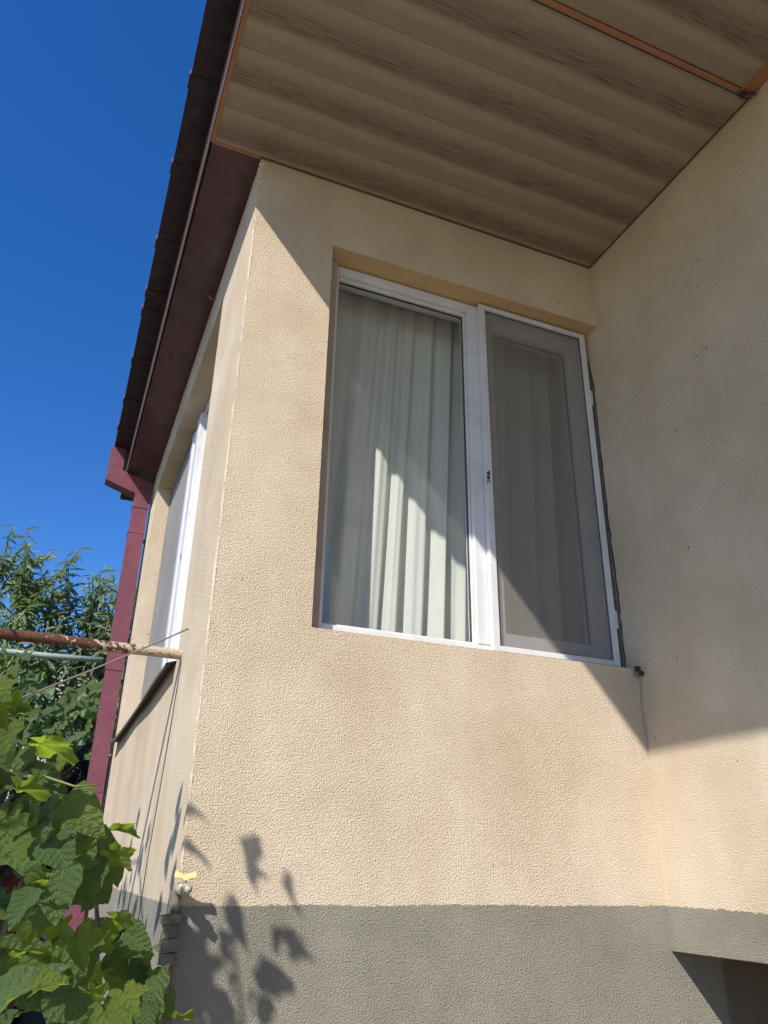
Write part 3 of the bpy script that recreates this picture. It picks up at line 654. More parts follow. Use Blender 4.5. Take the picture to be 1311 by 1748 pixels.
M['tank'] = plain('dark_blue_plastic', (0.012, 0.015, 0.022), (0.022, 0.027, 0.038), 0.5, 8.0)
M['orange'] = plain('orange_plastic', (0.60, 0.23, 0.05), (0.68, 0.29, 0.08), 0.5, 8.0)
M['red_brown'] = plain('red_brown_board', (0.22, 0.05, 0.03), (0.30, 0.08, 0.045), 0.7, 8.0)
M['fence'] = plain('fence_board', (0.10, 0.075, 0.055), (0.19, 0.145, 0.105), 0.9, 10.0, 0.0, 0.003)

def leaf_mat(name, c0, c1, tcol, tf, rough=0.45, vein_amt=0.7):
    n = NT(name)
    oi = n.n('ObjectInfo'); v = n.coord()
    c = n.mix(oi.outputs['Random'], c0, c1)
    c = n.mix(n.ramp(oi.outputs['Random'], [(0.78, 0.0), (0.92, 0.55)]), c, (0.165, 0.185, 0.035))
    edge = n.ramp(n.noise(v, 6.0, 4.0, 0.7), [(0.66, 0.0), (0.72, 0.6)])
    c = n.mix(edge, c, (0.16, 0.12, 0.045))
    c = n.mix(n.ramp(n.noise(v, 22.0, 4.0, 0.6), [(0.35, 0.0), (0.8, 0.45)]), c, tuple(x*1.45+0.01 for x in c1))
    sx = n.sep(v); ax = n.math('ABSOLUTE', sx[0])
    fr = n.math('FRACT', n.math('MULTIPLY', n.math('SUBTRACT', sx[1], n.math('MULTIPLY', ax, 0.95)), 6.5))
    side_v = n.math('LESS_THAN', fr, 0.09)
    mid_v = n.math('LESS_THAN', ax, 0.014)
    vein = n.math('MAXIMUM', n.math('MULTIPLY', side_v, 0.5), mid_v)
    c = n.mix(n.math('MULTIPLY', vein, vein_amt), c, (0.16, 0.22, 0.075))
    puff = n.math('ABSOLUTE', n.math('SUBTRACT', fr, 0.5))
    hgt = n.math('ADD', n.math('MULTIPLY', puff, -0.6*vein_amt), n.math('MULTIPLY', n.noise(v, 20.0, 3.0), 0.8))
    n.set(c, rough, 0.0, n.bump(hgt, 0.05, 0.7), 0.45)
    tl = n.n('BsdfTranslucent'); n.l(n.mix(oi.outputs['Random'], tcol, tuple(x*1.25 for x in tcol)), tl.inputs['Color'])
    mx = n.n('MixShader'); mx.inputs[0].default_value = tf
    n.l(n.b.outputs[0], mx.inputs[1]); n.l(tl.outputs[0], mx.inputs[2])
    n.l(mx.outputs[0], n.o.inputs['Surface'])
    return n.m
M['leaf'] = leaf_mat('vine_leaf', (0.068, 0.118, 0.028), (0.112, 0.162, 0.044), (0.34, 0.48, 0.04), 0.50)
M['leaf_heart'] = leaf_mat('broad_leaf', (0.060, 0.106, 0.040), (0.102, 0.150, 0.058), (0.20, 0.34, 0.04), 0.38, 0.36)
M['leaf_pale'] = leaf_mat('pale_vine_leaf', (0.080, 0.130, 0.055), (0.120, 0.175, 0.080), (0.26, 0.40, 0.05), 0.38)
M['peach'] = leaf_mat('peach_leaf', (0.095, 0.150, 0.062), (0.140, 0.195, 0.092), (0.20, 0.31, 0.05), 0.42, 0.36, 0.0)

def ground_mat():
    n = NT('yard_concrete'); v = n.coord()
    col = n.mix(n.ramp(n.noise(v, 1.3, 6.0, 0.65), [(0.3, 0.0), (0.7, 1.0)]), (0.29, 0.245, 0.185), (0.38, 0.325, 0.25))
    col = n.mix(n.ramp(n.noise(v, 40.0, 4.0), [(0.55, 0.0), (0.75, 0.4)]), col, (0.20, 0.18, 0.15))
    return n.set(col, 0.95, 0.0, n.bump(n.noise(v, 50.0, 5.0), 0.004), 0.2)
M['ground'] = ground_mat()
M['soil'] = plain('garden_soil', (0.045, 0.034, 0.024), (0.10, 0.075, 0.052), 0.98, 14.0, 0.0, 0.02)

# ------------------------------------------------------------------ the setting
bm = bmesh.new()
vs_ = [bm.verts.new(c) for c in ((-60, -60, 0), (60, -60, 0), (60, 60, 0), (-60, 60, 0))]
bm.faces.new(vs_)
tag(link('ground', mesh_of(bm, 'ground'), M['ground']), 'pale concrete yard in front of the house', 'ground', kind='structure')
bm = bmesh.new()
ring = [(-9, 1.0), (-3.0, -0.75), (-1.2, -0.85), (-0.45, -0.8), (-0.25, -0.4), (-0.16, 0.3), (-0.14, 3.0), (0.5, 3.6), (3, 5), (9, 9), (6, 26), (-14, 26), (-15, 8)]
bm.faces.new([bm.verts.new((x, y, 0.004)) for x, y in ring])
tag(link('garden_bed', mesh_of(bm, 'garden_bed'), M['soil']), 'dark garden soil along the side of the house', 'soil', kind='structure')

# ------------------------------------------------------------------ the house
W = 1.5174
ZC = H + 2.4895                 # wood ceiling underside
ZB = H - 0.207                  # bottom edge of the projecting wing wall
OV = 0.191                      # eave overhang
YE = 3.123                      # far end of the side wall
FRONT = -3.3                    # front end of wing wall and porch ceiling
house = empty('house', (0.0, 0.0, 0.0))
tag(house, 'cream stucco house with grey plinth, burgundy eaves and wood panelled porch ceiling', 'house')

def wall_hole(name, fn, a0, a1, z0, z1, h, depth, mats, mid=None):
    """wall in the (a, z) plane with one rectangular opening h=(a0,a1,z0,z1); fn(a, z, d) -> 3-D point.
    mats: [face, jamb, head]"""
    bm = bmesh.new()
    h0, h1, g0, g1 = h
    def grid(pts, mi):
        f = bm.faces.new(pts); f.material_index = mi; return f
    av = [a0, h0, h1, a1]; zv = [z0, g0, g1, z1]
    def layer(d):
        return [[bm.verts.new(fn(a, z, d)) for z in zv] for a in av]
    F = layer(0.0); B = layer(depth)
    for L, rev in ((F, False), (B, True)):
        for i in range(3):
            for j in range(3):
                if i == 1 and j == 1: continue
                q = (L[i][j], L[i+1][j], L[i+1][j+1], L[i][j+1])
                grid(q[::-1] if rev else q, 0)
    for (i, j, i2, j2, mi) in ((1,1,1,2,1), (2,1,2,2,1), (1,2,2,2,2), (1,1,2,1,1)):
        grid((F[i][j], F[i2][j2], B[i2][j2], B[i][j]), mi)
    # outer rim
    per = [(i, 0) for i in range(4)] + [(3, j) for j in range(1, 4)] + [(i, 3) for i in (2, 1, 0)] + [(0, j) for j in (2, 1)]
    for k in range(len(per)):
        i, j = per[k]; i2, j2 = per[(k+1) % len(per)]
        grid((F[i][j], F[i2][j2], B[i2][j2], B[i][j]), 0)
    return link(name, mesh_of(bm, name), mats, house)

# front wall (window) and side wall (window); the front wall runs on behind the wing
AX0, AX1, AZ0, AZ1 = 0.308, W+0.0002, H+0.666, H+2.166
wall_hole('front_wall', lambda a, z, d: (a, d, z), 0.0, W+2.2, 0.0, ZC-0.003, (AX0, AX1, AZ0, AZ1), 0.20, [M['stucco'], M['stucco'], M['reveal']])
BY0, BY1, BZ0, BZ1 = 0.576, 2.62, H+0.655, H+2.262
wall_hole('side_wall', lambda a, z, d: (d, a, z), 0.203, YE, 0.0, ZC-0.006, (BY0, BY1, BZ0, BZ1), 0.22, [M['stucco'], M['stucco'], M['stucco']])
box('side_wall_end', 0.0, 0.1997, 0.2003, 0.2029, 0.0, ZC-0.006, M['stucco'], house)
# rounded plaster bead down the outer corner
bm = bmesh.new()
pts = [(0.0040+random.uniform(-.0005, .0005), 0.0040+random.uniform(-.0005, .0005), 0.02 + i*(ZC-0.30-0.02)/110) for i in range(111)]
bm_tube(bm, pts, [0.0048+random.uniform(-.0006, .0006) for _ in pts], 10)
link('corner_bead', mesh_of(bm, 'corner_bead', True), M['bead'], house)
# crumbled mortar where the corner meets the eave
bm = bmesh.new()
for i in range(16):
    x = random.uniform(-0.002, 0.016); y = random.uniform(-0.001, 0.004); z = ZC-0.16+random.uniform(0.0, 0.155)
    s = random.uniform(0.003, 0.008)
    bmesh.ops.create_icosphere(bm, subdivisions=1, radius=s, matrix=Matrix.Translation((x, y, z)) @ Matrix.Diagonal((1.0, 0.8, random.uniform(.8, 1.6), 1)))
for v in bm.verts: v.co += Vector((random.uniform(-1, 1), random.uniform(-1, 1), random.uniform(-1, 1)))*0.0022
link('crumbled_corner', mesh_of(bm, 'crumbled_corner'), M['bead'], house)

# projecting wing: outer wall hanging over a dark passage
box('wing_wall', W, W+0.14, FRONT, -0.0003, ZB, ZC-0.004, M['stucco'], house)
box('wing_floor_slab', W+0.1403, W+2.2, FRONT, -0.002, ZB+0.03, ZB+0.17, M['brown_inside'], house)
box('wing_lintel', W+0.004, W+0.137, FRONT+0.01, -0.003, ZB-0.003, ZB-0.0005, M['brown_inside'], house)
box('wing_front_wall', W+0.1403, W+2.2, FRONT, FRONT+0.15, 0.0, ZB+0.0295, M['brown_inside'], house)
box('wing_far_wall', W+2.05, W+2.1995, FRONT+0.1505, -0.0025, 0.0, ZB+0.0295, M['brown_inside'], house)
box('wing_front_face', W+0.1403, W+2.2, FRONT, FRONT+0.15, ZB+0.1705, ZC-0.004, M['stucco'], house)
box('passage_shade_sheet', W+0.190, W+2.045, -0.0125, -0.0028, 0.0, ZB+0.028, M['brown_inside'], house)  # brown sheet over the grey wall, passage shade put into its colour
box('passage_dark_floor', W-0.05, W+2.04, FRONT+0.16, -0.02, 0.005, 0.02, M['soil'], house)  # unseen dark floor, added to cut light bouncing inside the passage
# the rest of the shell keeps the rooms dark
box('back_wall', 0.2205, W+2.2, YE-0.2, YE-0.001, 0.0, ZC-0.006, M['inside'], house)
box('end_wall', W+2.0, W+2.2, 0.2005, YE-0.2005, 0.0, ZC-0.006, M['inside'], house)
box('room_floor', 0.2205, W+1.9995, 0.2005, YE-0.2005, H-0.25, H-0.10, M['inside'], house)
box('attic_slab', -0.0, W+2.2, FRONT, YE, ZC+0.03, ZC+0.12, M['inside'], house)

# ---- wood print ceiling panels
ceiling = box('ceiling_board', -OV+0.012, W+0.3, FRONT, 0.002, ZC+0.0125, ZC+0.0295, M['inside'], house)
ceiling.name = 'porch_ceiling'
PW = 0.248
bm = bmesh.new()
bm_box(bm, 0, W-0.004+OV-0.010, -PW, 0, 0, 0.012)
bmesh.ops.bevel(bm, geom=[e for e in bm.edges if abs(e.verts[0].co.y-e.verts[1].co.y) < 1e-6 and e.verts[0].co.z < .001 and e.verts[1].co.z < .001], offset=0.0012, segments=2, affect='EDGES')
pm = mesh_of(bm, 'panel'); pm.materials.append(M['plank'])
def panel(y):
    o = bpy.data.objects.new('ceiling_panel', pm); COL.objects.link(o)
    o.location = (-OV+0.010, y, ZC); o.parent = ceiling
bm = bmesh.new()
bm_box(bm, 0, W-0.004+OV-0.010, -PW, -0.0795, 0, 0.012)
pm1 = mesh_of(bm, 'first_panel'); pm1.materials.append(M['plank'])
y = 0.078
o = bpy.data.objects.new('ceiling_panel', pm1); COL.objects.link(o)
o.location = (-OV+0.010, y, ZC); o.parent = ceiling
y -= PW+0.0004
for k in range(3):
    panel(y); y -= PW+0.0004
bm = bmesh.new()
bm_box(bm, 0, W-0.004+OV-0.010, -0.0065, 0, 0, 0.012)
pm2 = mesh_of(bm, 'filler_strip'); pm2.materials.append(M['plank'])
o = bpy.data.objects.new('ceiling_panel', pm2); COL.objects.link(o)
o.location = (-OV+0.010, y, ZC); o.parent = ceiling
y = -0.952
while y > FRONT+0.1:
    panel(y); y -= PW+0.0004
# end piece of the first panel is tucked over the wall; trims
box('edge_trim', -OV-0.004, -OV+0.0098, FRONT, -0.001, ZC-0.004, ZC+0.022, M['trim'], house, 0.0015)
box('edge_trim', -OV+0.0100, -0.004, -0.009, 0.0030, ZC-0.0045, ZC-0.0004, M['trim'], house)
M['brown_trim'] = metal_paint('brown_trim', (0.10, 0.062, 0.040), (0.15, 0.09, 0.055), 0.55, 0.001)
box('wall_trim', -0.0038, W-0.001, -0.010, -0.0012, ZC-0.0035, ZC-0.0004, M['brown_trim'], house)
boxes('joint_trim', [(-OV+0.0100, W-0.058, -0.9490, -0.9405, ZC-0.005, ZC+0.006), (-OV+0.0100, W-0.058, -0.9400, -0.9315, ZC-0.0035, ZC+0.006)], M['trim'], house)
boxes('wing_trim', [(W-0.056, W-0.046, FRONT, -0.930, ZC-0.0060, ZC-0.0004), (W-0.0455, W-0.0012, FRONT, -0.935, ZC-0.0030, ZC-0.0005)], M['trim'], house)
box('wall_trim', W-0.008, W-0.0008, -0.9345, -0.0105, ZC-0.005, ZC-0.0005, M['brown_trim'], house)

# ---- burgundy soffit over the side wall, fascia lip, gutter, roof
bm = bmesh.new()
nx, ny = 6, 60
g = [[bm.verts.new((-OV+0.004 + (OV+0.10)*i/nx, 0.004 + (YE+0.30-0.004)*j/ny, ZC+0.006 + random.uniform(-.0012, .0012) - 0.006*math.sin(math.pi*i/nx)*math.sin(j*0.55)**2)) for j in range(ny+1)] for i in range(nx+1)]
for i in range(nx):
    for j in range(ny): bm.faces.new((g[i][j], g[i+1][j], g[i+1][j+1], g[i][j+1]))
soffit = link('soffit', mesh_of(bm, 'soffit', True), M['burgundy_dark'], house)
for (x, yy) in ((-0.135, 0.55), (-0.125, 0.98), (-0.12, 1.47), (-0.06, 1.47), (-0.135, 2.05), (-0.125, 2.58)):
    bm = bmesh.new(); bmesh.ops.create_cone(bm, cap_ends=True, segments=10, radius1=0.006, radius2=0.004, depth=0.006, matrix=Matrix.Translation((x, yy, ZC-0.004)))
    link('screw', mesh_of(bm, 'screw'), M['screw'], soffit)
box('fascia', -OV-0.010, -OV-0.0045, FRONT-0.05, YE+0.30, ZC-0.004, ZC+0.172, M['lip'], house, 0.001)
GX0, GX1, GZ0, GZ1 = -0.307, -OV-0.0105, H+2.665, H+2.674
M['gutter'] = metal_paint('gutter_underside', (0.024, 0.012, 0.018), (0.034, 0.017, 0.025), 0.5)
gutter = boxes('gutter', [(GX0, GX1, FRONT-0.05, 2.98, GZ0, GZ0+0.003), (GX0, GX0+0.003, FRONT-0.05, 2.98, GZ0+0.0031, GZ1), (GX1-0.003, GX1, FRONT-0.05, 2.98, GZ0+0.0031, GZ1)], M['gutter'], house)
for yy in (-0.98, -0.53, -0.08, 0.35, 0.82, 1.20, 1.36, 1.83, 2.30, 2.66):
    s = 0.032
    boxes('gutter_bracket', [(GX0-0.006, GX1-0.001, yy-s, yy+s, GZ0-0.0045, GZ0-0.0005), (GX0-0.006, GX0-0.0005, yy-s, yy+s, GZ0-0.0004, GZ1+0.012)], [M['gutter'], M['burgundy']], gutter, 0.001)
    bk = gutter.children[-1].data
    for pf in bk.polygons:
        if pf.center.x < GX0: pf.material_index = 1
# roof sheet with standing ribs above
poly_extrude('roof', [(-0.285, H+2.680), (W+2.4, H+3.50), (W+2.4, H+3.54), (-0.285, H+2.715)], lambda u, v, d: (u, d, v), FRONT-0.1, YE+0.35, M['burgundy'], house)
box('gable_fascia', -OV-0.003, W+2.4, FRONT-0.048, FRONT-0.02, ZC-0.003, H+2.66, M['burgundy'], house)
box('rear_fascia', -OV-0.003, 0.3, YE+0.27, YE+0.30, ZC-0.002, H+2.66, M['burgundy'], house)

# ---- rectangular downpipe: drop from the gutter, slanted leg to the wall, then straight down
down = empty('downpipe'); down.parent = house
PY0, PY1 = 2.935, 3.035
def quadpipe(name, prof, y0=PY0, y1=PY1, mat=None):
    return poly_extrude(name, prof, lambda u, v, d: (u, d, v), y0, y1, mat or M['burgundy'], down)
zl = H+2.405
quadpipe('pipe_section', [(-0.325, H+2.663), (-0.325, zl+0.003), (-0.226, zl+0.088), (-0.226, H+2.663)])
quadpipe('pipe_elbow', [(-0.3255, zl), (-0.122, zl-0.066), (-0.020, zl-0.030), (-0.020, zl+0.03), (-0.2265, zl+0.087)], PY0-0.0012, PY1+0.0012)
quadpipe('pipe_section', [(-0.121, zl-0.064), (-0.121, zl-0.17), (-0.021, zl-0.17), (-0.021, zl-0.032)])
secs = [zl-0.168, H+2.05, H+1.12, H+0.40, H-0.50, 0.12]
for i in range(len(secs)-1):
    e = 0.0018*(i % 2)
    quadpipe('pipe_section', [(-0.121-e, secs[i]), (-0.121-e, secs[i+1]+0.0015), (-0.021+e, secs[i+1]+0.0015), (-0.021+e, secs[i])], PY0-e, PY1+e)
    c = secs[i]
    boxes('pipe_seam', [(-0.1250, -0.0170, PY0-0.0040, PY0-0.0022, c-0.004, c+0.002), (-0.1262, -0.1238, PY0-0.0020, PY1+0.002, c-0.004, c+0.002)], M['burgundy'], down)
for zz in (H+2.0, H+1.05, H+0.1):
    boxes('wall_clip', [(-0.0188, -0.001, PY0+0.03, PY0+0.05, zz, zz+0.02)], M['iron'], down)

# ---- front window: fixed pane on the left, sash behind an insect screen on the right
def rect_frame(x0, x1, z0, z1, w, y0, y1):
    """four mitre-free bars as box tuples in the front plane; w=(left,right,bottom,top)"""
    l, r, b, t = w
    return [(x0, x0+l, y0, y1, z0, z1), (x1-r, x1, y0, y1, z0, z1), (x0+l+.0002, x1-r-.0002, y0, y1, z0, z0+b), (x0+l+.0002, x1-r-.0002, y0, y1, z1-t, z1)]
win = empty('front_window'); win.parent = house
FY = 0.088
X0, X1, Z0, Z1 = AX0+0.002, 1.5080, AZ0+0.003, AZ1-0.006
MX = 0.960
boxes('frame', rect_frame(X0, X1, Z0, Z1, (0.056, 0.040, 0.040, 0.040), FY, FY+0.065), M['pvc'], win, 0.003)
box('plaster_fill', AX0+0.0005, 0.3515, FY-0.020, FY-0.0005, AZ0+0.0015, AZ1-0.0075, M['reveal_grey'], house)
boxes('mullion', [(MX-0.034, MX+0.030, FY-0.002, FY+0.064, Z0+0.0402, Z1-0.0402)], M['pvc'], win, 0.003)
# glazing bead round the fixed pane
boxes('glazing_bead', rect_frame(X0+0.0565, MX-0.0345, Z0+0.0405, Z1-0.0405, (0.006, 0.006, 0.008, 0.012), FY+0.016, FY+0.050), M['pvc'], win, 0.002)
boxes('gasket', rect_frame(X0+0.0628, MX-0.0408, Z0+0.0488, Z1-0.0528, (0.003, 0.003, 0.003, 0.003), FY+0.0275, FY+0.0365), M['gasket'], win)
box('pane', X0+0.0660, MX-0.0440, FY+0.030, FY+0.034, Z0+0.0520, Z1-0.0560, M['glass'], win)
# opening sash behind the screen
SX0, SX1, SZ0, SZ1 = MX+0.0320, X1-0.0405, Z0+0.0405, Z1-0.0405
boxes('sash', rect_frame(SX0, SX1, SZ0, SZ1, (0.052, 0.052, 0.052, 0.058), FY+0.004, FY+0.062), M['pvc'], win, 0.004)
boxes('gasket', rect_frame(SX0+0.0522, SX1-0.0522, SZ0+0.0522, SZ1-0.0582, (0.004, 0.004, 0.004, 0.004), FY+0.0275, FY+0.0365), M['gasket'], win)
box('pane', SX0+0.0564, SX1-0.0564, FY+0.030, FY+0.034, SZ0+0.0564, SZ1-0.0624, M['glass'], win)
# insect screen: slim frame set in front of the sash
scr = boxes('insect_screen', rect_frame(MX+0.012, X1-0.012, Z0+0.016, Z1-0.004, (0.026, 0.024, 0.020, 0.022), FY-0.028, FY-0.0035), M['pvc'], win, 0.002)
box('screen_mesh', MX+0.0385, X1-0.0365, FY-0.0150, FY-0.0144, Z0+0.0365, Z1-0.0265, M['mesh'], scr)
boxes('screen_seal', rect_frame(MX+0.0382, X1-0.0362, Z0+0.0362, Z1-0.0262, (0.0025, 0.0025, 0.0025, 0.0025), FY-0.0190, FY-0.0155), M['gasket'], scr)
for (xx, zz) in ((X1-0.0115, Z0+0.16), (X1-0.0115, Z1-0.36)):
    boxes('hinge', [(xx, xx+0.012, FY-0.024, FY-0.006, zz, zz+0.07)], M['pvc'], scr, 0.002)
# residue of a label on the mullion
def residue(name, x, z, y, n, parent, wx=0.012, hz=0.05, axis='y'):
    bm = bmesh.new()
    for i in range(n):
        a = x+random.uniform(-wx/2, wx/2); c = z+random.uniform(-hz/2, hz/2)
        w = random.uniform(.0012, .0035); hh = random.uniform(.0015, .006)
        if axis == 'y': bm_box(bm, a-w, a+w, y-0.0006, y, c-hh, c+hh)
        else: bm_box(bm, y-0.0006, y, a-w, a+w, c-hh, c+hh)
    return link(name, mesh_of(bm, name), M['iron'], parent)
residue('label_residue', MX+0.020, H+1.345, FY-0.0284, 22, win)
# plaster gap to the right of the frame and crack running down the inner corner
def ribbon(name, rows, mat, parent, x):
    """ragged strip on the wing wall; rows = [(z, y_near, y_far)]"""
    bm = bmesh.new(); a = []; b = []
    for z, yn, yf in rows:
        a.append((bm.verts.new((x, yn, z)), bm.verts.new((x, yf, z)))); b.append((bm.verts.new((x+0.012, yn, z)), bm.verts.new((x+0.012, yf, z))))
    for i in range(len(rows)-1):
        bm.faces.new((a[i][0], a[i][1], a[i+1][1], a[i+1][0]))
        bm.faces.new((a[i][0], a[i+1][0], b[i+1][0], b[i][0])); bm.faces.new((a[i][1], b[i][1], b[i+1][1], a[i+1][1]))
    return link(name, mesh_of(bm, name), mat, parent)
rows = []; 
for i in range(46):
    f = i/45; z = AZ0-0.01 + (AZ1-0.12-AZ0)*f
    wd = -0.066 + 0.007*max(0, math.sin(f*7.2+0.2)) + random.uniform(-.003, .003)
    if f > 0.9: wd -= (f-0.9)*0.15
    rows.append((z, -wd, 0.095))
ribbon('plaster_gap', [(z, a-0.0002, b) for z, a, b in rows], M['mortar'], house, W-0.0010)
ribbon('plaster_crack', [(z, a-random.uniform(.0015, .0055), a) for z, a, b in rows], M['dark_gap'], house, W-0.0018)
rows = []
for i in range(40):
    f = i/39; z = H+0.38 + (0.27)*f
    c = -0.003 - 0.004*math.sin(f*9) + random.uniform(-.002, .002)
    rows.append((z, c-random.uniform(.0006, .0045)*(0.3+f), c))
ribbon('plaster_crack', rows, M['mortar'], house, W-0.0012)

# ---- side window in its deep reveal
win2 = empty('side_window'); win2.parent = house
def side(lst): return [(y0, y1, a0, a1, z0, z1) for (a0, a1, y0, y1, z0, z1) in lst]
SX = 0.100
boxes('frame', side(rect_frame(BY0+0.002, BY1-0.002, BZ0+0.003, BZ1-0.003, (0.05, 0.05, 0.05, 0.05), SX, SX+0.065)), M['pvc'], win2, 0.003)
MY = 1.64
boxes('mullion', side([(MY-0.05, MY+0.05, SX-0.004, SX+0.064, BZ0+0.0532, BZ1-0.0532)]), M['pvc'], win2, 0.003)
boxes('sash', side([(MY-0.16, MY-0.058, SX-0.022, SX+0.030, BZ0+0.0536, BZ1-0.0536), (MY+0.058, MY+0.13, SX-0.018, SX+0.030, BZ0+0.0536, BZ1-0.0536)]), M['pvc'], win2, 0.004)
boxes('glazing_bead', side(rect_frame(MY+0.1305, BY1-0.0525, BZ0+0.0535, BZ1-0.0535, (0.010, 0.010, 0.012, 0.012), SX+0.020, SX+0.05)), M['pvc'], win2, 0.003)
box('pane', SX+0.028, SX+0.032, MY+0.141, BY1-0.063, BZ0+0.066, BZ1-0.066, M['glass'], win2)
boxes('glazing_bead', side(rect_frame(BY0+0.0525, MY-0.1605, BZ0+0.0535, BZ1-0.0535, (0.012, 0.012, 0.012, 0.012), SX+0.012, SX+0.05)), M['pvc'], win2, 0.003)
box('pane', SX+0.028, SX+0.032, BY0+0.065, MY-0.173, BZ0+0.066, BZ1-0.066, M['glass'], win2)
M['mesh_grey'] = plaster('grey_mesh', (0.20, 0.195, 0.185), (0.24, 0.235, 0.22), 3.0, 0.0004)
scr2 = boxes('insect_screen', side(rect_frame(MY+0.150, BY1-0.010, BZ0+0.02, BZ1-0.02, (0.014, 0.014, 0.018, 0.018), SX-0.016, SX-0.002)), M['mesh_grey'], win2, 0.002)
box('screen_mesh', SX-0.009, SX-0.0082, MY+0.1642, BY1-0.0242, BZ0+0.0382, BZ1-0.0382, M['mesh_grey'], scr2)
residue('label_residue', MY-0.10, H+1.40, SX-0.0222, 14, win2, 0.03, 0.06, 'x')
# tin sill sheet sagging out of the reveal
bm = bmesh.new(); n_ = 24; rows = []
for j in range(n_+1):
    f = j/n_; yy = BY0+0.005 + (BY1+0.10-BY0)*f
    o = 0.034 + 0.004*math.sin(f*9.0) + (0.010 if f > .9 else 0)
    dz = 0.004*math.sin(f*13+1)
    rows.append([bm.verts.new((SX-0.002, min(yy, BY1-0.002), BZ0+0.012)), bm.verts.new((0.0, yy, BZ0+0.004+dz*.3)), bm.verts.new((-o, yy, BZ0-0.010+dz)), bm.verts.new((-o-0.002, yy, BZ0-0.026+dz)), bm.verts.new((-o+0.001, yy, BZ0-0.026+dz)), bm.verts.new((-o+0.003, yy, BZ0-0.013+dz)), bm.verts.new((-0.001, yy, BZ0+0.001+dz*.3))])
for j in range(n_):
    for k in range(6): bm.faces.new((rows[j][k], rows[j][k+1], rows[j+1][k+1], rows[j+1][k]))
link('window_sill', mesh_of(bm, 'window_sill'), M['sill_sheet'], house)
# cable let into the side wall below the pole
tube('wall_cable', [(-0.0008, 0.455, H+0.63), (-0.0008, 0.50, H+0.45), (-0.0008, 0.57, H+0.25), (-0.0008, 0.66, H+0.03), (-0.0008, 0.72, H-0.30)], 0.0022, M['iron'], house, 6)

# ------------------------------------------------------------------ curtains
def curtain(name, fn, a0, a1, z0, z1, lam, amp, slant, seed, label, mat='cloth'):
    rnd = random.Random(seed)
    bm = bmesh.new(); nu, nv = 260, 36
    ph = 0.0; phase = []
    for i in range(nu+1):
        a = i/nu
        ph += (a1-a0)/nu/lam*2*math.pi*(1+0.22*math.sin(a*11+seed)+0.22*math.sin(a*27+2*seed))
        phase.append(ph)
    g = []
    for i in range(nu+1):
        col = []
        for j in range(nv+1):
            f = j/nv; z = z0+(z1-z0)*f; low = 1-f
            p = phase[i]
            d = amp*(0.55+0.75*low)*(math.sin(p+0.5*low*math.sin(i*.05+seed)) + 0.38*math.sin(2.1*p+1.3+1.6*low) + 0.45*low*math.sin(0.47*p+seed))
            a = a0+(a1-a0)*i/nu - slant*low*(1-0.5*i/nu) + 0.010*math.sin(p*0.5+3*low)*low
            col.append(bm.verts.new(fn(a, d, z)))
        g.append(col)
    for i in range(nu):
        for j in range(nv): bm.faces.new((g[i][j], g[i+1][j], g[i+1][j+1], g[i][j+1]))
    o = link(name, mesh_of(bm, name, True), M[mat])
    sm = o.modifiers.new('thickness', 'SOLIDIFY'); sm.thickness = 0.0012
    tag(o, label, 'curtain')
    return o
curtain('curtain', lambda a, d, z: (a, 0.272+d, z), 0.26, 1.72, H+0.40, H+2.24, 0.098, 0.019, 0.10, 3, 'pale sage curtain in long folds behind the front window beside the wing')
curtain('curtain', lambda a, d, z: (0.285+d, a, z), 0.46, 2.70, H+0.42, H+2.24, 0.10, 0.016, 0.03, 8, 'grey curtain hanging behind the side window above the tin sill', 'grey_cloth')
box('curtain_rail', 0.222, 1.75, 0.2030, 0.2250, H+2.168, H+2.40, M['pvc'], house, 0.004)
box('curtain_rail', 0.262, 0.305, 0.42, 2.75, H+2.242, H+2.30, M['pvc'], house, 0.004)

# ------------------------------------------------------------------ fittings on the walls
pole = tube('rusty_pole', [(0.03, 0.475, H+0.655)]+[(-0.002-i*0.05, 0.474-i*0.002, H+0.655+0.001*math.sin(i)) for i in range(0, 56)], [0.0172]*57, M['rust'], None, 16)
tag(pole, 'rusty iron pole splashed with plaster, sticking out of the side wall', 'pole')
pts = []
for i in range(25):
    f = i/24
    pts.append((0.004-f*1.5, 0.386-0.04*f, H+0.726 - 0.95*f + 0.20*f*f + 0.10*math.sin(f*math.pi)*0.0))
tag(tube('cable', pts, 0.0028, M['wire'], None, 8), 'thin grey cable sloping down from the side wall past the rusty pole', 'cable')
# stub of cut metal beside the lower right corner of the front window
stub = empty('metal_stub', (W, -0.006, H+0.655))
tag(stub, 'small broken metal stub in the wall by the lower corner of the front window', 'bracket')
tube('stub_pipe', [(W+0.01, -0.020, H+0.648), (W-0.030, -0.032, H+0.642)], 0.0085, M['iron'], stub, 10)
tube('stub_end', [(W-0.0302, -0.032, H+0.642), (W-0.0345, -0.0332, H+0.6413)], 0.0055, M['mortar'], stub, 8)
boxes('stub_plate', [(W-0.022, W+0.01, -0.016, -0.010, H+0.645, H+0.672)], M['iron'], stub)
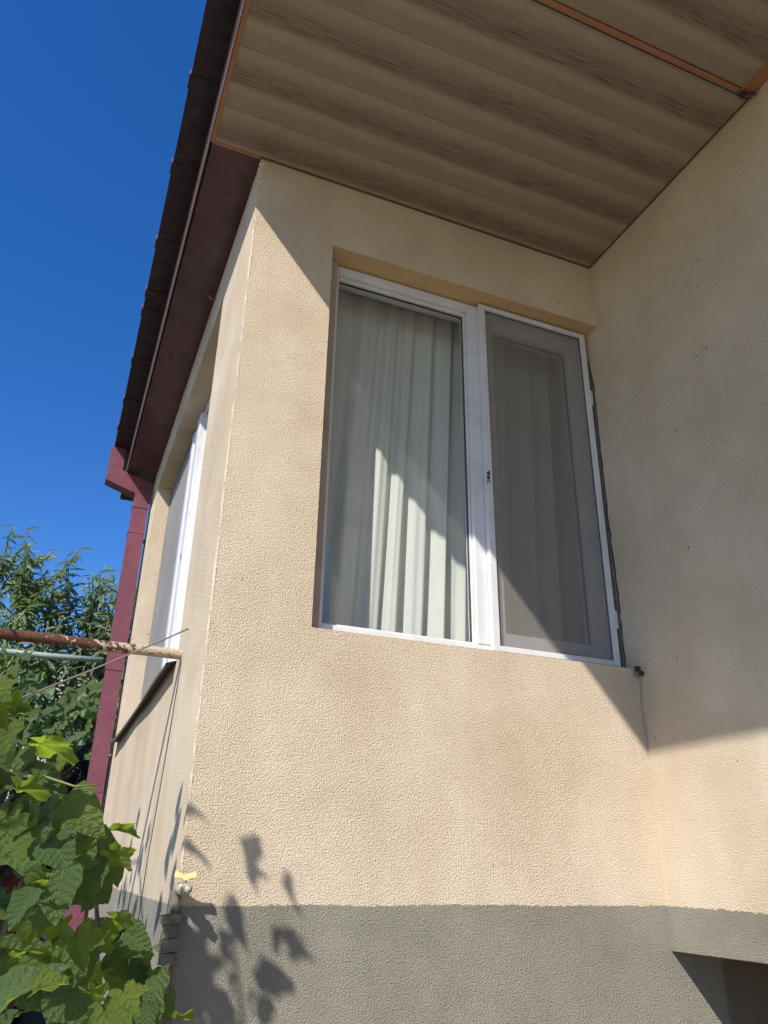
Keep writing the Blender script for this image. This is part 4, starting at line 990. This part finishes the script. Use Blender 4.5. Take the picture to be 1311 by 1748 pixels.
# hook at the eave and wire clip on the ceiling
tag(tube('eave_hook', [(0.004, 0.86, ZC-0.028), (-0.020, 0.86, ZC-0.030), (-0.030, 0.86, ZC-0.018), (-0.028, 0.86, ZC-0.004)], 0.005, M['wire'], None, 8), 'small pale hook on the side wall just under the burgundy soffit', 'hook')
clip = empty('ceiling_clamp', (W-0.03, -0.93, ZC))
tag(clip, 'small dark wire clamp where the orange ceiling trims meet the wing wall', 'clamp')
bm = bmesh.new()
for i in range(9):
    a = random.uniform(0, 6.3)
    c = Vector((W-0.046+random.uniform(-.010, .010), -0.940+random.uniform(-.010, .010), ZC-0.010))
    bm_tube(bm, [c, c+Vector((math.cos(a)*.012, math.sin(a)*.012, -.006)), c+Vector((math.cos(a+1)*.016, math.sin(a+1)*.016, .002))], 0.0022, 6)
link('wire_knot', mesh_of(bm, 'wire_knot', True), M['iron'], clip)
bm = bmesh.new()
for i in range(7):
    a = random.uniform(0, 6.3)
    c = Vector((W-0.008, -0.958+random.uniform(-.008, .008), ZC-0.012+random.uniform(-.006, .006)))
    bm_tube(bm, [c, c+Vector((-.006, math.cos(a)*.012, math.sin(a)*.008)), c+Vector((-.002, math.cos(a+1)*.014, math.sin(a+1)*.008))], 0.0022, 6)
link('wire_knot', mesh_of(bm, 'wire_knot', True), M['wire'], clip)
tube('clamp_rod', [(W-0.046, -0.940, ZC-0.011), (W-0.006, -0.958, ZC-0.012)], 0.005, M['iron'], clip, 8)

# garden tap at the corner
tap = empty('garden_tap', (0.0, -0.03, H-0.05))
tag(tap, 'garden tap with yellow butterfly handle on a wrapped pipe at the house corner', 'tap')
TZ = H-0.047
tube('valve_body', [(-0.004, -0.018, TZ), (0.004, -0.046, TZ), (0.008, -0.060, TZ)], [0.013, 0.015, 0.012], M['brass'], tap, 12)
tube('valve_nut', [(0.0085, -0.061, TZ), (0.0105, -0.072, TZ)], [0.0145, 0.0135], M['brass'], tap, 6)
tube('valve_spout', [(0.0107, -0.0725, TZ), (0.0135, -0.083, TZ)], [0.0105, 0.0085], M['brass'], tap, 12)
tube('valve_stem', [(0.006, -0.052, TZ+0.012), (0.006, -0.052, TZ+0.026)], 0.0055, M['brass'], tap, 10)
hb = bmesh.new()
cx, cy, cz = 0.006, -0.052, TZ+0.029
prof = [(-0.027, -0.002), (-0.025, 0.012), (-0.008, 0.005), (0.008, 0.005), (0.025, 0.012), (0.027, -0.002), (0.008, -0.004), (0.006, -0.009), (-0.006, -0.009), (-0.008, -0.004)]
a = [hb.verts.new((cx+u*0.94, cy-u*0.3-0.006, cz+v)) for u, v in prof]; b = [hb.verts.new((cx+u*0.94, cy-u*0.3+0.006, cz+v)) for u, v in prof]
hb.faces.new(a); hb.faces.new(b[::-1])
for i in range(len(prof)): hb.faces.new((a[i], a[(i+1)%len(prof)], b[(i+1)%len(prof)], b[i]))
link('handle', mesh_of(hb, 'handle'), M['yellow'], tap)
tube('supply_pipe', [(-0.006, -0.018, TZ-0.004), (-0.008, -0.019, TZ-0.05), (-0.008, -0.020, 0.0)], [0.013, 0.014, 0.014], M['wrap'], tap, 10)
def wrap_piece(name, z0, z1, w, d):
    bm = bmesh.new(); bm_box(bm, -0.010-w, -0.010+w, -0.024-d, -0.0015, z0, z1)
    bmesh.ops.subdivide_edges(bm, edges=list(bm.edges), cuts=3, use_grid_fill=True)
    for v in bm.verts: v.co += Vector((random.uniform(-1, 1), random.uniform(-1, 0.0), random.uniform(-1, 1)))*0.0022
    return link(name, mesh_of(bm, name), M['wrap'], tap)
wrap_piece('pipe_wrap', TZ-0.075, TZ-0.056, 0.027, 0.024)
wrap_piece('pipe_wrap', TZ-0.106, TZ-0.0765, 0.019, 0.020)
wrap_piece('pipe_wrap', TZ-0.136, TZ-0.108, 0.020, 0.022)
wrap_piece('pipe_wrap', TZ-0.162, TZ-0.138, 0.018, 0.020)
tube('small_valve', [(-0.030, -0.03, TZ-0.128), (-0.040, -0.030, TZ-0.126)], [0.009, 0.007], M['yellow'], tap, 8)
poly_extrude('small_lever', [(-0.058, -0.002), (-0.040, 0.006), (-0.036, -0.006)], lambda u, v, d: (u, d, TZ-0.126+v), -0.034, -0.026, M['yellow'], tap)

# ------------------------------------------------------------------ leaves
def grape_mesh(seed):
    rnd = random.Random(seed)
    N = 40; pts = []
    for i in range(N):
        th = 2*math.pi*i/N            # 0 = tip (+y)
        lob = 0.40+0.60*max(0, math.cos(th))**2
        r = 0.50*(0.72 + 0.16*math.cos(5*th) + 0.12*math.cos(th))
        if abs(th-math.pi) < 0.34: r *= 0.30+0.7*abs(th-math.pi)/0.34
        r *= 1+ (0.075 if i % 2 else -0.045) + rnd.uniform(-.04, .04)
        pts.append((r*math.sin(th), r*math.cos(th)))
    bm = bmesh.new(); fold = rnd.uniform(0.10, 0.42); wav = rnd.uniform(0.04, 0.11); ph = rnd.uniform(0, 6)
    def P(x, y):
        th = math.atan2(x, y); r = math.hypot(x, y)
        return (x, y+0.15, fold*abs(x)*0.9 - 0.30*y*y + wav*math.sin(5*th+ph)*r*1.6)
    c = bm.verts.new(P(0, -0.10))
    inn = [bm.verts.new(P(x*0.55, y*0.55-0.05)) for x, y in pts[::2]]
    out = [bm.verts.new(P(x, y)) for x, y in pts]
    n2 = N//2
    for i in range(n2):
        j = (i+1) % n2
        bm.faces.new((c, inn[i], inn[j]))
        bm.faces.new((inn[i], out[2*i], out[2*i+1])); bm.faces.new((inn[i], out[2*i+1], inn[j])); bm.faces.new((inn[j], out[2*i+1], out[(2*i+2) % N]))
    me = mesh_of(bm, 'grape_leaf', True); me.materials.append(M['leaf']); return me
def heart_mesh(seed):
    rnd = random.Random(seed+50)
    bm = bmesh.new(); rows = []; n = 9
    fold = rnd.uniform(.15, .6); curl = rnd.uniform(.2, .8); tw = rnd.uniform(-.5, .5); wv = rnd.uniform(.02, .07)
    for i in range(n+1):
        f = i/n
        w = 0.42*math.sin(math.pi*min(1, f**0.62))**0.75*(1-0.10*f) if 0 < i < n else 0.012
        y = -0.42+0.98*f + (-0.05 if i == 1 else 0)
        row = []
        for s in (-1, -0.5, 0, 0.5, 1):
            x = s*w
            z = fold*abs(x)*0.8 - curl*(f-.35)**2 + tw*x*f + wv*math.sin(f*17+s*2)*abs(s)
            row.append(bm.verts.new((x, y, z)))
        rows.append(row)
    for i in range(n):
        for k in range(4): bm.faces.new((rows[i][k], rows[i][k+1], rows[i+1][k+1], rows[i+1][k]))
    me = mesh_of(bm, 'broad_leaf', True); me.materials.append(M['leaf_heart']); return me
def lance_mesh(seed):
    rnd = random.Random(seed+90)
    bm = bmesh.new(); rows = []; n = 6; curl = rnd.uniform(.25, .7); fold = rnd.uniform(.3, .8); side_ = rnd.uniform(-.15, .15)
    for i in range(n+1):
        f = i/n; w = 0.100*math.sin(math.pi*min(.985, 0.04+f*0.94))**0.8
        row = [bm.verts.new((s*w+side_*f*f, f*(1-0.15*curl*f), -curl*f*f*0.6+fold*abs(s)*w)) for s in (-1, 0, 1)]
        rows.append(row)
    for i in range(n):
        for k in range(2): bm.faces.new((rows[i][k], rows[i][k+1], rows[i+1][k+1], rows[i+1][k]))
    me = mesh_of(bm, 'lance_leaf', True); me.materials.append(M['peach']); return me
GRAPE = [grape_mesh(i) for i in range(5)]
HEART = [heart_mesh(i) for i in range(5)]
LANCE = [lance_mesh(i) for i in range(5)]
PALE = []
for me in GRAPE+HEART:
    c = me.copy(); c.materials.clear(); c.materials.append(M['leaf_pale']); PALE.append(c)

def basis(n, d):
    n = Vector(n).normalized(); d = Vector(d)
    d = d - n*d.dot(n)
    if d.length < 1e-4: d = n.orthogonal()
    d.normalize(); x = d.cross(n).normalized()
    return Matrix((x, d, n)).transposed()

def leaf_obj(me, loc, n, d, s, parent, name='leaf'):
    o = bpy.data.objects.new(name, me); COL.objects.link(o)
    o.matrix_world = Matrix.Translation(loc) @ basis(n, d).to_4x4() @ Matrix.Scale(s, 4)
    o.parent = parent
    o.matrix_parent_inverse = Matrix.Translation(-Vector(parent.location))
    return o

def leaf_bunch(name, meshes, items, parent, mat):
    """items: (loc, n, d, s) joined into one foliage mass"""
    V = []; F = []; base = []
    for me in meshes:
        base.append(([v.co.copy() for v in me.vertices], [tuple(p.vertices) for p in me.polygons]))
    for k, (loc, n, d, s) in enumerate(items):
        vv, ff = base[k % len(base)]
        B = basis(n, d); o = len(V); L = Vector(loc)
        V.extend([tuple(L + (B @ v)*s) for v in vv]); F.extend([tuple(i+o for i in f) for f in ff])
    me = bpy.data.meshes.new(name); me.from_pydata(V, [], F); me.update()
    for p in me.polygons: p.use_smooth = True
    ob = link(name, me, mat, parent)
    return tag(ob, kind='stuff')

# ---- vine in front of the side wall, bottom left
vine = empty('grape_vine', (-0.55, -0.55, 0.0))
tag(vine, 'leafy green vine climbing in front of the side wall', 'vine')
for i, (x, yv, z, s, k, n, d) in enumerate(FRONT_LEAVES):
    leaf_obj((GRAPE if k == 0 else HEART)[i % 5], (x, yv, z), n, d, s*0.98, vine)
for i, (x, yv, z, s, k, n, d) in enumerate(SHADE_LEAVES):
    leaf_obj((GRAPE if k == 0 else HEART)[i % 5], (x, yv, z), n, d, s, vine)
rv = random.Random(5)
items = []
for i in range(200):       # the dense shaded heart of the vine and an added sun-side canopy to shade it
    if i < 200:
        p = (rv.uniform(-0.95, -0.33), rv.uniform(-0.45, 0.35), rv.uniform(0.25, 1.62))
        if p[2] > 1.45 and p[0] > -0.5: p = (p[0]-0.2, p[1], p[2]-0.3)
    else:
        p = (-1.10+rv.uniform(-.22, .20), -1.35+rv.uniform(-.35, .30), H+0.78+rv.uniform(-.25, .22))
    n = (rv.gauss(-.5, .4), rv.gauss(-.4, .4), rv.gauss(.7, .35)); d = (rv.gauss(0, .6), rv.gauss(0, .6), rv.gauss(-.6, .4))
    items.append((p, n, d, rv.uniform(.075, .125)))
leaf_bunch('inner_foliage', GRAPE+HEART, items, vine, M['leaf'])
for pts, r in (([(-0.62, -0.5, 0), (-0.60, -0.52, 0.5), (-0.52, -0.55, 1.0), (-0.44, -0.58, 1.30), (-0.38, -0.60, 1.48), (-0.36, -0.62, 1.60)], [.018, .016, .013, .009, .006, .004]),
               ([(-0.55, -0.55, 0.8), (-0.40, -0.62, 1.15), (-0.26, -0.66, 1.38), (-0.225, -0.68, 1.50), (-0.25, -0.68, 1.60)], [.010, .008, .006, .0045, .003]),
               ([(-0.62, -0.55, 1.2), (-0.55, -0.65, 1.60), (-0.48, -0.72, 1.79), (-0.40, -0.76, 1.755), (-0.35, -0.78, 1.74)], [.008, .007, .0055, .004, .003]),
               ([(-0.60, -0.55, 1.1), (-0.75, -0.75, 1.7), (-0.9, -1.05, 2.2), (-1.0, -1.3, 2.45), (-0.9, -1.0, 2.6), (-0.75, -0.8, 2.62)], [.010, .009, .008, .006, .005, .003])):
    tube('stem', pts, r, M['bark'] if r[0] > .0085 else M['stem_green'], vine, 8)
tube('stem', [(-0.90, -1.05, 2.2), (-0.98, -0.70, 2.35), (-0.97, -0.35, 2.62), (-0.93, 0.05, 2.78), (-0.95, 0.35, 2.80)], [.008, .007, .006, .005, .003], M['bark'], vine, 8)
for (a, b, c) in (((-0.19, -0.70, 1.42), (-0.16, -0.72, 1.30), (-0.155, -0.72, 1.20)), ((-0.36, -0.78, 1.75), (-0.31, -0.80, 1.735), (-0.27, -0.80, 1.74))):
    tube('tendril', [a, b, c], [.0022, .0018, .0012], M['stem_green'], vine, 6)

# ---- second vine on a pipe trellis further back
vine2 = empty('trellis_vine', (-1.0, 3.6, 0.0))
tag(vine2, 'vine with pale green leaves covering the trellis behind the downpipe', 'vine')
rv = random.Random(21); items = []
for i in range(2300):
    z = rv.uniform(0.1, H+1.42); yy = rv.gauss(3.7, 0.28); x = rv.uniform(-2.6, 0.35)
    top = H+1.26+0.12*math.sin(x*5.0)+0.05*math.sin(x*17)
    if z > top: z = rv.uniform(H+0.5, top)
    if z < H+0.66 and x > -0.68: continue
    if x > -0.2 and yy < 3.3: continue
    n = (rv.gauss(-.45, .4), rv.gauss(-.6, .35), rv.gauss(.6, .35)); d = (rv.gauss(.1, .6), rv.gauss(-.2, .3), rv.gauss(-.7, .3))
    items.append(((x, yy, z), n, d, rv.uniform(.08, .15)))
items.sort(key=lambda t: (t[0][1] + (0 if t[0][0] > -1.2 else 3) + (0 if t[0][2] > H+0.2 else 2)))
for i, (p, n, d, s) in enumerate(items[:230]): leaf_obj(PALE[i % 10], p, n, d, s, vine2)
leaf_bunch('inner_foliage', GRAPE+HEART, items[230:], vine2, M['leaf_pale'])
for x in (-2.3, -1.6, -0.95, -0.75):
    tube('stem', [(x, 3.7, 0.0), (x+0.1, 3.68, 0.9), (x-0.05, 3.72, 1.8), (x+0.15, 3.7, 2.6)], [.025, .02, .015, .008], M['bark'], vine2, 8)
tr = empty('trellis', (-0.6, 3.3, 0))
tag(tr, 'grey green pipe rail holding up the vine behind the downpipe', 'rail')
tube('rail', [(-2.6, 3.32, H+1.24), (-0.5, 3.30, H+1.245), (-0.13, 3.29, H+1.250)], 0.019, M['green_pipe'], tr, 12)
for x in (-2.5, -1.35): tube('post', [(x, 3.34, 0), (x, 3.34, H+1.222)], 0.02, M['green_pipe'], tr, 10)

# ---- peach tree
tree = empty('peach_tree', (-0.75, 5.2, 0.0))
tag(tree, 'peach tree with narrow drooping leaves rising against the blue sky', 'tree')
rt_ = random.Random(77)
limbs = []
tube('trunk', [(-0.75, 5.2, 0), (-0.72, 5.18, 0.6), (-0.78, 5.2, 1.2)], [.085, .07, .06], M['bark'], tree, 10)
bm = bmesh.new()
tips = []
for k in range(22):
    a = k*2.4; rr = rt_.uniform(.35, 1.35)
    tipp = Vector((-0.75+rr*math.cos(a)*1.0, 5.0+rr*math.sin(a)*0.7, H+rt_.uniform(1.90, 2.42)-0.10*abs(rr)))
    a0 = Vector((-0.77, 5.2, 1.15)); mid = a0.lerp(tipp, .5)+Vector((math.cos(a)*.2, math.sin(a)*.15, -.12))
    pts = [a0, a0.lerp(mid, .5)+Vector((0, 0, .05)), mid, mid.lerp(tipp, .55), tipp]
    bm_tube(bm, pts, [.038, .03, .022, .013, .005], 7)
    limbs.append(pts)
link('limbs', mesh_of(bm, 'limbs', True), M['bark'], tree)
bm = bmesh.new(); items = []
for pts in limbs:
    for j in range(46):
        f = rt_.uniform(.12, 1.0)*3.999+0.0
        i0 = min(3, int(f)); base_ = pts[i0].lerp(pts[i0+1], f-i0)
        dirv = Vector((rt_.gauss(0, .55), rt_.gauss(-.1, .5), rt_.gauss(.65, .45))).normalized()
        ln = rt_.uniform(.22, .50)
        t0 = base_; t1 = base_+dirv*ln*.6; t2 = t1+Vector((dirv.x*.8, dirv.y*.8, dirv.z*.75))*ln*.4
        bm_tube(bm, [t0, t1, t2], [.006, .004, .002], 5)
        nl = int(ln*50)
        for q in range(nl):
            g_ = (q+.5)/nl
            p = t0.lerp(t1, g_/.6) if g_ < .6 else t1.lerp(t2, (g_-.6)/.4)
            if p.z < H+1.06 and p.x > -0.75: continue
            an = q*2.4+rt_.uniform(-.4, .4)
            d = Vector((math.cos(an), math.sin(an), rt_.uniform(-1.3, .1) if g_ < .9 else .5))
            n = Vector((rt_.gauss(-.55, .4), rt_.gauss(-.65, .4), rt_.gauss(.7, .35)))
            items.append((p, n, d, rt_.uniform(.085, .140)))
link('twigs', mesh_of(bm, 'twigs', True), M['bark'], tree)
vis = [t for t in items if -1.35 < t[0].x < 0.15 and t[0].z > H+1.2]
vis.sort(key=lambda t: t[0].y - 0.9*(t[0].z > H+1.85))
sel = set(id(t) for t in vis[:280])
for i, t in enumerate(vis[:280]): leaf_obj(LANCE[i % 5], t[0], t[1], t[2], t[3], tree)
leaf_bunch('crown', LANCE, [t for t in items if id(t) not in sel], tree, M['peach'])

# ---- garden shed with wavy fibre cement roof
shed = empty('garden_shed', (-2.4, 9.0, 0.0))
tag(shed, 'whitewashed shed with grey wavy roof behind the peach tree', 'shed')
box('wall', -5.0, 2.5, 9.0, 11.5, 0.0, H+1.90, M['whitewash'], shed)
bm = bmesh.new(); nx = 220; ra = []; rb = []; rc = []; rd = []
for i in range(nx+1):
    x = -5.4+8.2*i/nx; w = 0.032*math.sin(x*2*math.pi/0.19)
    ra.append(bm.verts.new((x, 8.62, H+1.92+w))); rb.append(bm.verts.new((x, 10.3, H+2.86+w)))
    rc.append(bm.verts.new((x, 8.62, H+1.908+w))); rd.append(bm.verts.new((x, 10.3, H+2.848+w)))
for i in range(nx):
    bm.faces.new((ra[i], ra[i+1], rb[i+1], rb[i])); bm.faces.new((rc[i], rd[i], rd[i+1], rc[i+1])); bm.faces.new((ra[i], rc[i], rc[i+1], ra[i+1])); bm.faces.new((rb[i], rb[i+1], rd[i+1], rd[i]))
link('roof', mesh_of(bm, 'roof', True), M['asbestos'], shed)
box('gutter_board', -5.0, 2.5, 8.93, 8.995, H+1.80, H+1.90, M['fence'], shed)

# ---- dark tank, orange crate and board seen through the leaves
tank = empty('water_tank', (0.0, 5.6, 0))
tag(tank, 'dark blue plastic tank with domed top standing behind the vine', 'tank')
bm = bmesh.new()
prof = [(0.0, H+1.0), (0.06, H+1.0), (0.10, H+0.98), (0.24, H+0.84), (0.34, H+0.66), (0.37, H+0.54), (0.37, 0.0)]
N = 28; rings = [[bm.verts.new((0.0+r*math.cos(2*math.pi*k/N), 5.6+r*math.sin(2*math.pi*k/N), z)) for k in range(N)] for r, z in prof[1:]]
for i in range(len(rings)-1):
    for k in range(N): bm.faces.new((rings[i][k], rings[i][(k+1) % N], rings[i+1][(k+1) % N], rings[i+1][k]))
bm.faces.new(rings[0])
link('barrel', mesh_of(bm, 'barrel', True), M['tank'], tank)
tube('lid', [(0.0, 5.6, H+1.0), (0.0, 5.6, H+1.04)], [.075, .07], M['tank'], tank, 20)
cr = empty('plastic_crate', (-0.55, 5.3, 0))
tag(cr, 'orange plastic crate partly hidden behind the bright vine leaf', 'crate')
boxes('crate_body', [(-0.52, -0.30, 5.30, 5.50, H+0.60, H+0.76)], M['orange'], cr, 0.006)
boxes('crate_rim', [(-0.525, -0.295, 5.292, 5.508, H+0.7605, H+0.785)], M['orange'], cr, 0.004)
boxes('crate_strap', [(-0.36, -0.35, 5.288, 5.2915, H+0.60, H+0.76)], M['iron'], cr)
tag(box('crate_stand', -0.60, -0.27, 5.25, 5.55, 0.0, H+0.595, M['red_brown']), 'red brown wooden stand under the orange crate', 'stand')
# ---- board fence closing the garden
fence = empty('garden_fence', (0, 12.0, 0))
tag(fence, 'weathered board fence at the far end of the garden', 'fence')
bm = bmesh.new(); bm_box(bm, -0.068, 0.068, 0, 0.025, 0.05, 1.75); fm = mesh_of(bm, 'board'); fm.materials.append(M['fence'])
for k in range(90):
    o = bpy.data.objects.new('board', fm); COL.objects.link(o); o.parent = fence
    o.location = (-8.0+k*0.146, random.uniform(-.006, .006), random.uniform(-.03, .03))
boxes('fence_rail', [(-8.1, 5.2, 0.032, 0.07, 0.45, 0.53), (-8.1, 5.2, 0.032, 0.07, 1.35, 1.43)], M['fence'], None).parent = fence
